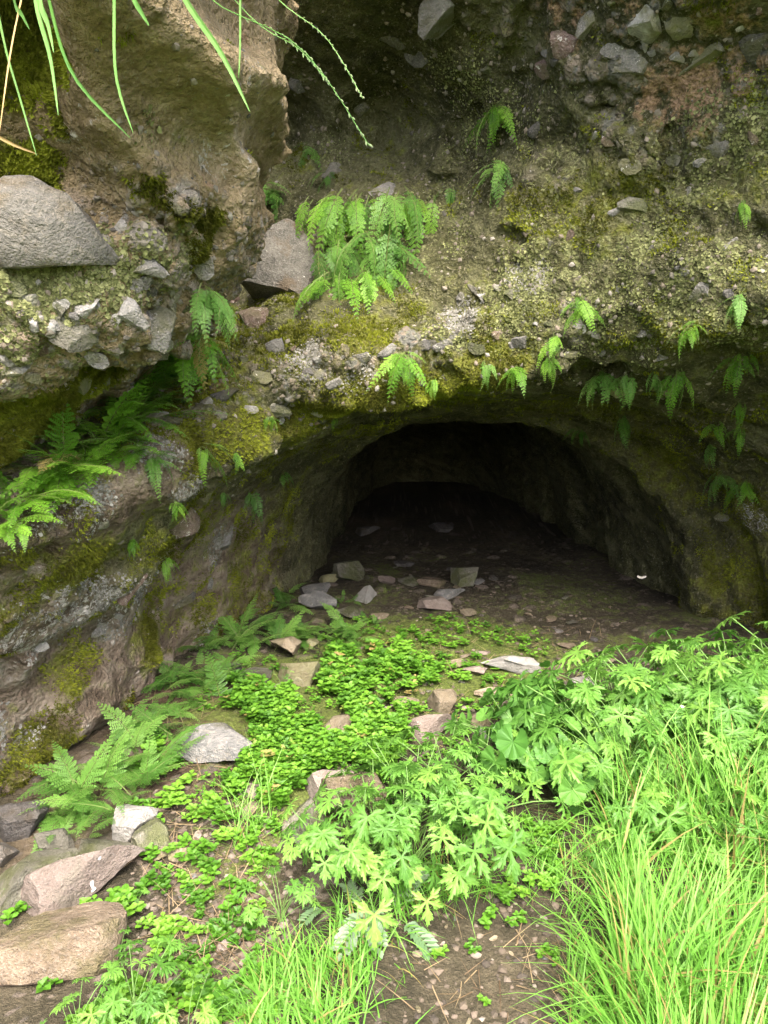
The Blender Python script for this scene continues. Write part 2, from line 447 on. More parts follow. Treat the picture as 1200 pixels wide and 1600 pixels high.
ground_me = mesh_from_np('ground', GP, GF, [M_GROUND], True, {'moss': g_moss, 'litter': g_litter, 'grass': g_grass, 'peb': gpeb, 'pcol': gpc, 'n1': 0.5 + 0.5 * fbm(GP, 2.8, 4, 0.6, 13.0)})
ground = link('ground', ground_me, kind='structure', label='brown stony soil of the cave floor and trodden path', category='ground')

# ------------------------------------------------------------------ cliff with the cave
H = 0.025
ox, oy, oz = -3.2, 0.9, -0.4
xs = np.arange(ox, 3.4, H, dtype=np.float32); ys = np.arange(oy, 9.3, H, dtype=np.float32); zs = np.arange(oz, 4.0, H, dtype=np.float32)
face_pix = [(430, -250, 2.9), (700, -250, 2.75), (1000, -250, 2.4), (1300, -250, 2.0), (430, -60, 3.1), (560, -60, 3.0), (700, 0, 3.1), (900, 0, 2.8), (1200, 0, 2.4), (1450, 0, 2.2),  # points above the view form an unseen brow added to shade the recess
    (450, 150, 3.9), (600, 150, 3.8), (760, 150, 3.35), (850, 150, 3.05), (1000, 150, 2.8), (1200, 150, 2.5),
    (400, 300, 3.9), (500, 300, 3.7), (600, 300, 3.6), (740, 300, 3.4), (830, 300, 3.05), (1000, 300, 2.8), (1200, 300, 2.55), (1450, 300, 2.3),
    (350, 395, 4.4), (362, 430, 4.0), (480, 400, 3.45), (600, 420, 3.45), (760, 420, 3.15), (850, 450, 2.92), (1000, 450, 2.72), (1200, 420, 2.5),
    (420, 500, 3.2), (550, 490, 3.2), (680, 500, 3.12), (450, 560, 3.0), (550, 550, 3.02), (650, 560, 3.02), (350, 620, 2.75), (250, 660, 2.5),
    (430, 640, 2.95), (560, 640, 3.03), (640, 605, 3.06), (770, 570, 3.0), (900, 550, 2.85), (1050, 535, 2.68), (1200, 490, 2.45), (1450, 450, 2.2)]
pts = []
for p in face_pix:
    w = at_y(*p); pts.append((w[0], w[2], p[2]))
pts += [(-1.3, 0.2, 1.2), (-1.3, 0.8, 1.3), (-1.12, 1.08, 1.75), (-1.6, 1.08, 1.3), (-1.7, 1.35, 2.3), (-1.15, 1.32, 2.45), (-0.8, 1.3, 2.65), (-2.5, 1.0, 1.2), (-2.5, 2.0, 1.8),
        (-1.5, 2.0, 3.0), (-1.5, 3.0, 3.0), (-2.5, 3.5, 2.4), (1.9, 1.0, 2.2), (2.4, 0.3, 2.1), (2.4, 1.2, 2.1), (0.5, 0.8, 3.0), (0.5, 0.0, 3.0), (-0.7, 0.5, 2.7), (0, 3.9, 3.3), (2, 3.9, 2.6)]
XZ = np.stack(np.meshgrid(xs, zs, indexing='ij'), -1)
YF = rbf(pts, XZ).astype(np.float32)
Ysec = np.array([0.0, 0.9, 1.5, 2.1, 2.5, 2.95, 3.5, 4.0, 4.45, 5.0, 6.0, 7.5, 8.6, 9.2])
Lsec = np.array([-2.0, -1.75, -1.48, -1.27, -1.12, -1.0, -0.88, -0.72, -0.52, -0.45, -0.42, -0.3, -0.1, 0.4])
Rsec = np.array([3.3, 3.1, 2.9, 2.65, 2.48, 2.28, 2.05, 1.90, 1.80, 1.72, 1.66, 1.5, 1.2, 0.6])
Hsec = np.array([1.9, 1.8, 1.68, 1.58, 1.51, 1.43, 1.30, 1.19, 1.11, 1.09, 1.12, 1.12, 0.9, 0.02])
def tunnel(x, y, z, extra=0.0):
    Lq = np.interp(y, Ysec, Lsec); Rq = np.interp(y, Ysec, Rsec); Hq = np.interp(y, Ysec, Hsec)
    cx = (Lq + Rq) / 2; w = (Rq - Lq) / 2
    tilt = 0.13 * sstep(4.2, 2.6, y)
    u = np.abs(x - cx) / w; q = np.maximum(z, 0) / np.maximum(Hq + tilt * (x - cx), 0.05)
    return (1 - (u ** 2.6 + q ** 2.6) ** (1 / 2.6)) * np.minimum(w, Hq) * 0.95
X, Y, Z = np.meshgrid(xs, ys, zs, indexing='ij', sparse=True)
D = (YF[:, None, :] - Y) * 0.75
D = smax(D, tunnel(X, Y, Z).astype(np.float32), 0.10).astype(np.float32)
D = np.minimum(D, 8.9 - Y).astype(np.float32)            # the cave ends here
band = np.abs(D) < 0.24
bi = np.argwhere(band)
BP = np.stack([xs[bi[:, 0]], ys[bi[:, 1]], zs[bi[:, 2]]], 1)
inside = sstep(2.9, 3.5, BP[:, 1]) * sstep(1.45, 1.2, BP[:, 2])
outer = 1 - inside
nb_ = 0.085 * fbm(BP, 1.5, 4, 0.55, 5.0) * (1 - 0.6 * inside) + 0.025 * inside * fbm(BP, 4.5, 4, 0.6, 77.0, True) + (0.05 * fbm(BP, 4.5, 4, 0.55, 9.0, True)) * (0.35 + 0.65 * outer)
# beds of the rock: tilted layers standing proud by turns
bed = BP[:, 2] * 1.0 + BP[:, 0] * 0.28 - BP[:, 1] * 0.15 + 0.10 * fbm(BP, 1.7, 3, 0.5, 2.0)
nb_ += 0.032 * (vnoise(np.stack([bed * 7, BP[:, 0] * 0.8, BP[:, 1] * 0.8], 1)) * 2 - 1) * outer
# ridges that ring the cave
ringc = BP[:, 1] + 0.5 * (1.2 - BP[:, 2]) * sstep(0.4, 1.4, BP[:, 0]) + 0.12 * fbm(BP, 1.3, 3, 0.5, 4.0)
nb_ += 0.055 * (vnoise(np.stack([ringc * 6.0, BP[:, 0] * 0.6, BP[:, 2] * 0.6], 1)) * 2 - 1) * inside * (0.5 + 0.9 * sstep(0.5, 1.2, BP[:, 0]))
# blocky facets
d, i, s = voronoi(BP, 3.2, 1.7)
nb_ += (0.055 * (i - 0.5) * np.clip((s - d) * 5, 0, 1) - 0.03 * (np.clip(1 - (s - d) * 9, 0, 1))) * outer
D[bi[:, 0], bi[:, 1], bi[:, 2]] += nb_.astype(np.float32)
CV, CF = surface_nets(D, (ox, oy, oz), H)
del D, band
CF = CF[(CF >= 0).all(1)]
CV = relax(CV, CF, 1, 0.4)
def drop_loose(V, F):
    used = np.zeros(len(V), bool); used[F.ravel()] = True
    m = np.cumsum(used) - 1
    return V[used], m[F]
CV, CF = drop_loose(CV, CF)

# ------------------------------------------------------------------ overhanging boulder on the left
YREF = 1.95
poly_pix = [(470, -260), (400, -60), (430, 40), (458, 98), (385, 160), (362, 205), (395, 245), (376, 310), (345, 350), (312, 395), (295, 450), (262, 500), (225, 545), (150, 590), (100, 640), (0, 712), (-150, 800), (-330, 850), (-450, 500), (-450, -260)]
poly = np.array([[at_y(a, b, YREF)[0], at_y(a, b, YREF)[2]] for a, b in poly_pix])
def poly_sdf(P, V):
    d = np.full(P.shape[:-1], 1e9); sgn = np.ones(P.shape[:-1])
    n = len(V)
    for i in range(n):
        a, b = V[i], V[i - 1]
        e = b - a; w = P - a
        t = np.clip((w @ e) / (e @ e), 0, 1)
        d = np.minimum(d, ((w - t[..., None] * e) ** 2).sum(-1))
        c1 = P[..., 1] >= a[1]; c2 = P[..., 1] < b[1]; c3 = e[0] * w[..., 1] > e[1] * w[..., 0]
        f = (c1 & c2 & c3) | (~c1 & ~c2 & ~c3)
        sgn = np.where(f, -sgn, sgn)
    return sgn * np.sqrt(d)
h2 = 0.02
bx0, by0, bz0 = -2.3, 0.95, 0.95
bxs = np.arange(bx0, -0.12, h2); bys = np.arange(by0, 3.2, h2); bzs = np.arange(bz0, 3.4, h2)
XZ = np.stack(np.meshgrid(bxs, bzs, indexing='ij'), -1)
PS = poly_sdf(XZ, poly)
bpts = []
for p in [(100, -250, 1.25), (400, -250, 1.6), (50, -60, 1.5), (250, -60, 1.6), (420, -40, 1.95), (60, 60, 1.75), (200, 80, 1.60), (330, 90, 1.68), (430, 100, 1.95), (60, 200, 1.80), (200, 190, 1.72), (320, 200, 1.92),
          (370, 250, 2.0), (250, 260, 1.8), (300, 320, 1.88), (200, 330, 1.85), (60, 280, 1.9), (230, 390, 1.86), (300, 400, 1.98), (150, 450, 1.8), (40, 460, 1.72), (240, 470, 1.93), (210, 530, 1.92), (100, 540, 1.82), (0, 540, 1.76),
          (140, 590, 2.02), (50, 600, 1.86), (50, 660, 2.05), (0, 640, 1.92), (-100, 740, 1.75), (-250, 300, 1.55), (-300, 600, 1.5), (-300, 0, 1.5)]:
    w = at_y(*p); bpts.append((w[0], w[2], p[2]))
YB = rbf(bpts, XZ)
Yb3 = bys[None, :, None]
DB = smax((YB[:, None, :] - Yb3) * 0.8, PS[:, None, :] + 0.10 * (Yb3 - YREF) + 0.0, 0.11)
DB = smax(DB, (Yb3 - 2.9) * np.ones_like(DB), 0.1)
bi = np.argwhere(np.abs(DB) < 0.2)
BP = np.stack([bxs[bi[:, 0]], bys[bi[:, 1]], bzs[bi[:, 2]]], 1)
lower = sstep(2.0, 1.75, BP[:, 2])
nb_ = 0.04 * fbm(BP, 2.3, 4, 0.5, 31.0) + 0.022 * fbm(BP, 7, 4, 0.55, 12.0, True)
d, i, s = voronoi(BP, 4.0, 7.7)
nb_ += (0.05 * (i - 0.5) * np.clip((s - d) * 5, 0, 1) - 0.02 * np.clip(1 - (s - d) * 9, 0, 1)) * (0.5 + 0.9 * lower)
d, i, s = voronoi(BP, 9.0, 3.3)
nb_ -= 0.035 * lower * (i > 0.45) * np.sqrt(np.clip(0.25 - d * d, 0, 1)) / 0.5
DB[bi[:, 0], bi[:, 1], bi[:, 2]] += nb_
BV, BF = surface_nets(DB.astype(np.float32), (bx0, by0, bz0), h2)
del DB
BF = BF[(BF >= 0).all(1)]
BV = relax(BV, BF, 1, 0.3); BV, BF = drop_loose(BV, BF)

# ------------------------------------------------------------------ looking things up along photograph rays
def tri_bvh(V, F): return BVHTree.FromPolygons([tuple(map(float, v)) for v in V], [tuple(map(int, f)) for f in F])
BVH_C, BVH_B = tri_bvh(CV, CF), tri_bvh(BV, BF)
gm = (np.abs(xg) < 4) & (yg > -1) & (yg < 9)
gfm = gm[GF].all(1)
BVH_G = tri_bvh(GP, GF[gfm])
def hit(px, py, which='cbg'):
    o = Vector((0, 0, CAM_Z)); d = Vector(pix_dir(px, py)).normalized()
    best = None
    for k, t in (('c', BVH_C), ('b', BVH_B), ('g', BVH_G)):
        if k in which:
            h = t.ray_cast(o, d)
            if h[0] is not None and (best is None or h[3] < best[2]):
                n = h[1] if h[1].dot(d) < 0 else -h[1]
                best = (h[0], n, h[3], k)
    return best
def gz(x, y):
    h = BVH_G.ray_cast(Vector((x, y, 3.0)), Vector((0, 0, -1)))
    return h[0].z if h[0] is not None else float(ground_z(x, y))
def blobs(V, spec, which='cb'):
    s = np.zeros(len(V))
    for px, py, r, a in spec:
        h = hit(px, py, which)
        if h is None: continue
        d2 = ((V - np.array(h[0])) ** 2).sum(1)
        s = np.maximum(s, a * np.exp(-d2 / (r * r)))
    return s
def line_blobs(p0, p1, n, r, a): return [(p0[0] + (p1[0] - p0[0]) * k / (n - 1), p0[1] + (p1[1] - p0[1]) * k / (n - 1), r, a) for k in range(n)]

# ------------------------------------------------------------------ fine relief and growth on both rocks
def in_cave(V): return sstep(3.0, 3.7, V[:, 1]) * sstep(1.5, 1.3, V[:, 2])
def is_left(V): return sstep(-0.55, -0.8, V[:, 0]) * sstep(1.4, 1.2, V[:, 2])
def finish_rock(V, F, pebble, moss, lich, white, red, orange, pits=0.0):
    V, F = subdivide(V, F)
    N = vnormals(V, F)
    pm = pebble(V, N)
    disp = 0.010 * fbm(V, 11, 4, 0.55, 3.0) + 0.006 * fbm(V, 33, 3, 0.6, 8.0)
    disp += 0.016 * in_cave(V) * fbm(V, 9, 4, 0.6, 60.0, True)
    peb = np.zeros(len(V)); pc = np.zeros(len(V))
    rel = V - np.array([0, 0, CAM_Z]); dep = np.maximum(rel[:, 1] * CP - rel[:, 2] * SP, 0.1)
    vis = (np.abs(rel[:, 0] / dep) < 0.85) & (np.abs((rel[:, 1] * SP + rel[:, 2] * CP) / dep) < 1.0) & (V[:, 1] < 5.5) & (pm > 0.15)
    for sc_, amp, thr in ((8.5, 0.030, 0.62), (20, 0.015, 0.5), (42, 0.007, 0.42)):
        d = np.full(len(V), 9.0); i = np.full(len(V), 0.5)
        d[vis], i[vis], _ = voronoi(V[vis], sc_, 0.37 * sc_)
        on = (i > thr) & vis
        bump = np.sqrt(np.clip(0.22 - d * d, 0, 1)) / 0.469 * on * np.clip(pm, 0, 1)
        disp += amp * bump
        if pits:
            hole = (i < 0.22) * np.sqrt(np.clip(0.12 - d * d, 0, 1)) / 0.346
            disp -= pits * amp * hole
        peb = np.maximum(peb, bump); pc = np.where(bump > 0.05, (i * 53) % 1, pc)
    V = V + N * disp[:, None]
    at = {'peb': peb, 'pcol': pc, 'moss': moss(V, N), 'lich': lich(V, N), 'white': white(V, N), 'red': red(V, N), 'orange': orange(V, N), 'pale': 0.8 * is_left(V) * sstep(-0.25, 0.25, fbm(V, 1.6, 3, 0.5, 71.0) + 0.2) * sstep(5.2, 4.0, V[:, 1]),
          'n1': 0.5 + 0.5 * fbm(V, 2.4, 4, 0.6, 21.0), 'bed': 0.5 + 0.5 * fbm(np.stack([V[:, 0] * 3 + V[:, 2] * 2, V[:, 1] * 3, V[:, 2] * 14 + V[:, 0] * 5 - V[:, 1] * 4], 1), 1.3, 4, 0.6, 6.0)}
    return V, F, N, at

up_ = lambda N: np.clip(N[:, 2], 0, 1)
zero = lambda V, N: np.zeros(len(V))
c_moss_spec = (line_blobs((300, 690), (480, 668), 5, 0.16, 0.9) + line_blobs((480, 655), (780, 590), 8, 0.17, 1.0) + line_blobs((560, 600), (820, 570), 6, 0.1, 0.7) + line_blobs((860, 545), (1150, 520), 6, 0.16, 0.55)
    + [(110, 1040, 0.22, 0.8), (60, 1190, 0.22, 0.85), (235, 985, 0.12, 0.9), (130, 880, 0.18, 0.8), (250, 860, 0.1, 0.8), (200, 1100, 0.14, 0.6), (380, 710, 0.2, 0.6), (40, 860, 0.14, 0.7), (320, 740, 0.15, 0.6),
       (560, 520, 0.22, 0.8), (450, 520, 0.2, 0.7), (680, 560, 0.15, 0.7), (330, 590, 0.18, 0.5), (650, 130, 0.3, 0.35), (760, 560, 0.12, 0.8)])
c_lich_spec = [(900, 250, 0.35, 0.8), (1050, 330, 0.4, 0.9), (900, 420, 0.35, 1.0), (1130, 450, 0.35, 0.9), (820, 470, 0.25, 1.0), (700, 330, 0.25, 0.6), (660, 400, 0.25, 0.8), (1150, 250, 0.3, 0.8), (760, 200, 0.3, 0.7), (720, 100, 0.25, 0.7), (620, 200, 0.3, 0.45), (500, 260, 0.3, 0.5), (1020, 520, 0.25, 0.6), (700, 500, 0.25, 0.8), (480, 600, 0.2, 0.4), (800, 330, 0.2, 0.5)]
c_white_spec = (line_blobs((20, 1010), (200, 930), 4, 0.16, 1.0) + [(110, 790, 0.14, 0.9), (60, 850, 0.12, 0.6), (340, 850, 0.13, 0.8), (300, 760, 0.12, 0.5), (230, 690, 0.12, 0.9), (20, 1140, 0.12, 0.6), (320, 1000, 0.14, 0.5), (820, 455, 0.12, 0.9), (1170, 810, 0.12, 0.6), (720, 500, 0.1, 0.8), (480, 560, 0.12, 0.7), (560, 590, 0.1, 0.5), (60, 960, 0.2, 0.8), (1140, 850, 0.14, 0.5)])
def c_peb(V, N):
    b_ = blobs(V, line_blobs((260, 660), (700, 530), 9, 0.22, 1.0) + [(1000, 40, 0.5, 0.9), (1100, 130, 0.4, 0.8), (820, 60, 0.4, 0.7), (860, 300, 0.3, 0.6), (1100, 400, 0.35, 0.6), (350, 560, 0.25, 1.0), (900, 480, 0.3, 0.6)], 'c')
    return np.maximum(b_, 0.35 * (fbm(V, 2.2, 3, 0.5, 44.0) > 0)) * (1 - 0.8 * in_cave(V)) * (1 - 0.7 * is_left(V))
c_m = lambda V, N: np.maximum(blobs(V, c_moss_spec, 'c'), 0.34 + 0.10 * in_cave(V) + 0.06 * is_left(V) + 0.2 * up_(N) - 0.22 * sstep(0.6, 0.2, V[:, 0]) * sstep(1.7, 1.9, V[:, 2])) * (1 - 0.6 * sstep(4.0, 4.8, V[:, 1]) * sstep(1.4, 1.2, V[:, 2]))
c_l = lambda V, N: np.maximum(blobs(V, c_lich_spec, 'c'), 0.15) * (1 - 0.9 * in_cave(V))
c_w = lambda V, N: np.maximum(blobs(V, c_white_spec, 'c'), 0.12) * (1 - 0.8 * sstep(3.4, 4.2, V[:, 1]) * sstep(1.4, 1.2, V[:, 2]))
c_r = lambda V, N: blobs(V, [(300, 830, 0.14, 0.6), (300, 540, 0.12, 0.5), (330, 610, 0.12, 0.6), (230, 920, 0.14, 0.5), (600, 540, 0.12, 0.5), (520, 560, 0.1, 0.4), (90, 1080, 0.2, 0.35), (330, 950, 0.15, 0.4)], 'c')
c_o = lambda V, N: blobs(V, [(1080, 140, 0.22, 0.75), (1020, 160, 0.12, 0.7), (1150, 120, 0.18, 0.6), (880, 20, 0.2, 0.6), (1130, 20, 0.2, 0.6), (980, 10, 0.15, 0.6)], 'c')
CV, CF, CN, cat = finish_rock(CV, CF, c_peb, c_m, c_l, c_w, c_r, c_o)
cliff = link('cliff', mesh_from_np('cliff', CV, CF, [M_ROCK], True, cat), kind='structure',
             label='mossy conglomerate rock face with the dark arched cave in it', category='cliff')

def b_peb(V, N): return 0.95 * sstep(2.02, 1.8, V[:, 2]) * sstep(1.36, 1.5, V[:, 2]) + 0.18
b_m = lambda V, N: np.maximum(blobs(V, [(30, 270, 0.12, 1.0), (50, 60, 0.22, 0.8), (290, 330, 0.10, 0.5), (325, 345, 0.06, 0.85), (240, 310, 0.10, 0.4), (280, 220, 0.08, 0.3), (60, 650, 0.2, 0.95), (20, 690, 0.2, 0.9), (150, 590, 0.14, 0.8), (300, 400, 0.1, 0.8), (150, 540, 0.14, 0.3), (20, 450, 0.15, 0.5), (200, 10, 0.15, 0.3), (250, 370, 0.1, 0.5)], 'b'), 0.02 + 0.3 * up_(N))
b_l = lambda V, N: np.maximum(blobs(V, [(60, 450, 0.2, 1.0), (160, 440, 0.15, 1.0), (250, 420, 0.12, 1.0), (100, 540, 0.2, 0.7), (230, 210, 0.06, 0.7), (290, 400, 0.12, 0.9), (30, 560, 0.15, 0.7)], 'b'), 0.12)
b_w = lambda V, N: np.maximum(blobs(V, [(110, 210, 0.06, 0.9), (315, 245, 0.06, 0.8), (380, 240, 0.1, 0.7), (30, 580, 0.1, 0.8), (400, 110, 0.1, 0.7), (140, 180, 0.05, 0.7)], 'b'), 0.15)
b_r = lambda V, N: blobs(V, [(60, 530, 0.12, 0.5), (20, 490, 0.1, 0.4), (340, 270, 0.1, 0.3)], 'b')
b_o = lambda V, N: blobs(V, [(380, 60, 0.12, 0.5), (330, 290, 0.1, 0.5)], 'b')
BV, BF, BN, bat = finish_rock(BV, BF, b_peb, b_m, b_l, b_w, b_r, b_o, pits=0.5)
boulder = link('overhanging_boulder', mesh_from_np('overhanging_boulder', BV, BF, [M_BOULDER], True, bat),
               label='huge brown sandy boulder jutting out above the ferns on the left', category='boulder')

# grassy hillside above and beside the rock face
hx = np.concatenate([np.linspace(-60, -4, 30), np.linspace(-3.8, 3.8, 60), np.linspace(4, 60, 30)])
hy = np.concatenate([np.linspace(0.6, 9, 70), np.linspace(9.6, 70, 40)])
HX, HY = np.meshgrid(hx, hy, indexing='ij')
side = sstep(2.6, 3.4, np.abs(HX))
front = np.where(True, 2.6 - 1.6 * side, 0) + 0.25 * fbm(np.stack([HX, HY * 0, HX * 0], -1), 0.6, 3)
HZ = -0.5 + 4.4 * sstep(front, front + 0.9 + 1.6 * side, HY) + 0.28 * np.maximum(HY - front - 1.0, 0) + 0.25 * fbm(np.stack([HX, HY, HX * 0], -1), 0.7, 4)
HP = np.stack([HX, HY, HZ], -1).reshape(-1, 3)
n1, n2 = HX.shape; ii = np.arange(n1 * n2).reshape(n1, n2)
HF = np.stack([ii[:-1, :-1], ii[1:, :-1], ii[1:, 1:], ii[:-1, 1:]], -1).reshape(-1, 4)
fcen = HP[HF].mean(1)
keep = ~((np.abs(fcen[:, 0]) < 3.05) & (fcen[:, 2] < 3.75))
HP, HF = drop_loose(HP, HF[keep])
one = np.ones(len(HP))
hill = link('hillside', mesh_from_np('hillside', HP, HF, [M_GROUND], True, {'moss': one * 0.5, 'litter': one * 0, 'grass': one * 0.9, 'peb': one * 0, 'pcol': one * 0, 'n1': one * 0.5}), kind='structure',
            label='grassy hillside rising above the rock face', category='hillside')

# ------------------------------------------------------------------ stones
def rock_shape(seed, level, cuts=9, rough=0.05, cmin=0.30):
    rng = np.random.default_rng(seed)
    bm = bmesh.new(); bmesh.ops.create_icosphere(bm, subdivisions=level, radius=1.0)
    V = np.array([v.co[:] for v in bm.verts]); F = np.array([[v.index for v in f.verts] for f in bm.faces]); bm.free()
    for _ in range(cuts):
        n = rng.normal(size=3); n /= np.linalg.norm(n)
        c = rng.uniform(cmin, cmin + 0.33)
        d = V @ n - c
        V = V - np.where(d > 0, d, 0)[:, None] * n * 0.985
    for k, (sc_, a) in enumerate(((1.6, 0.07), (4.0, rough * 0.6), (9.0, rough * 0.6), (22.0, rough * 0.6))):
        V = V * (1 + a * fbm(V + seed * 3.7, sc_, 3, 0.5))[:, None]
    V -= (V.max(0) + V.min(0)) / 2
    V /= (V.max(0) - V.min(0)) / 2
    return V, F
STONE_BIG = [rock_shape(100 + k, 4, 12 + k % 5, 0.05) for k in range(10)]
STONE_SMALL = [rock_shape(200 + k, 2, 8, 0.06) for k in range(8)]
_stone_cache = {}
def stone_mesh(big, k, mat):
    key = (big, k, mat)
    if key not in _stone_cache:
        V, F = (STONE_BIG if big else STONE_SMALL)[k]
        _stone_cache[key] = mesh_from_np('stone', V, F, [M_ST[mat]], True)
        if hasattr(_stone_cache[key], 'set_sharp_from_angle'): _stone_cache[key].set_sharp_from_angle(angle=R(24))
    return _stone_cache[key]
def depth_of(p): return p[1] * CP + (CAM_Z - p[2]) * SP
def ground_stone(px, py, wpx, hpx, mat, label, k=None, group=None, rot=None, name='stone', thick=None, tilt=(0, 0)):
    h = hit(px, py, 'g')
    if h is None: return None
    p = h[0]; d = depth_of(p)
    w = wpx * d / FPX
    hm = hpx * d / FPX
    th = math.atan2(CAM_Z - p.z, p.y)
    t = thick * w if thick else min(max(0.30 * w, 0.55 * hm), 0.6 * w)
    ln = min(max((hm - t * 0.55 * math.cos(th)) / math.sin(th), 0.45 * w), 1.3 * w)
    k = random.randrange(10) if k is None else k
    big = wpx > 34
    o = link(name, stone_mesh(big, k if big else k % 8, mat), label=label, category='stone')
    if group: o['group'] = group
    z = gz(p.x, p.y)
    o.location = (p.x, p.y, z + t * 0.26)
    o.scale = (w / 2, ln / 2, t / 2 * 1.25)
    rz = random.uniform(-0.25, 0.25) if rot is None else R(rot)
    o.rotation_euler = (R(tilt[0]) + random.uniform(-0.08, 0.08), R(tilt[1]) + random.uniform(-0.1, 0.1), rz)
    return o
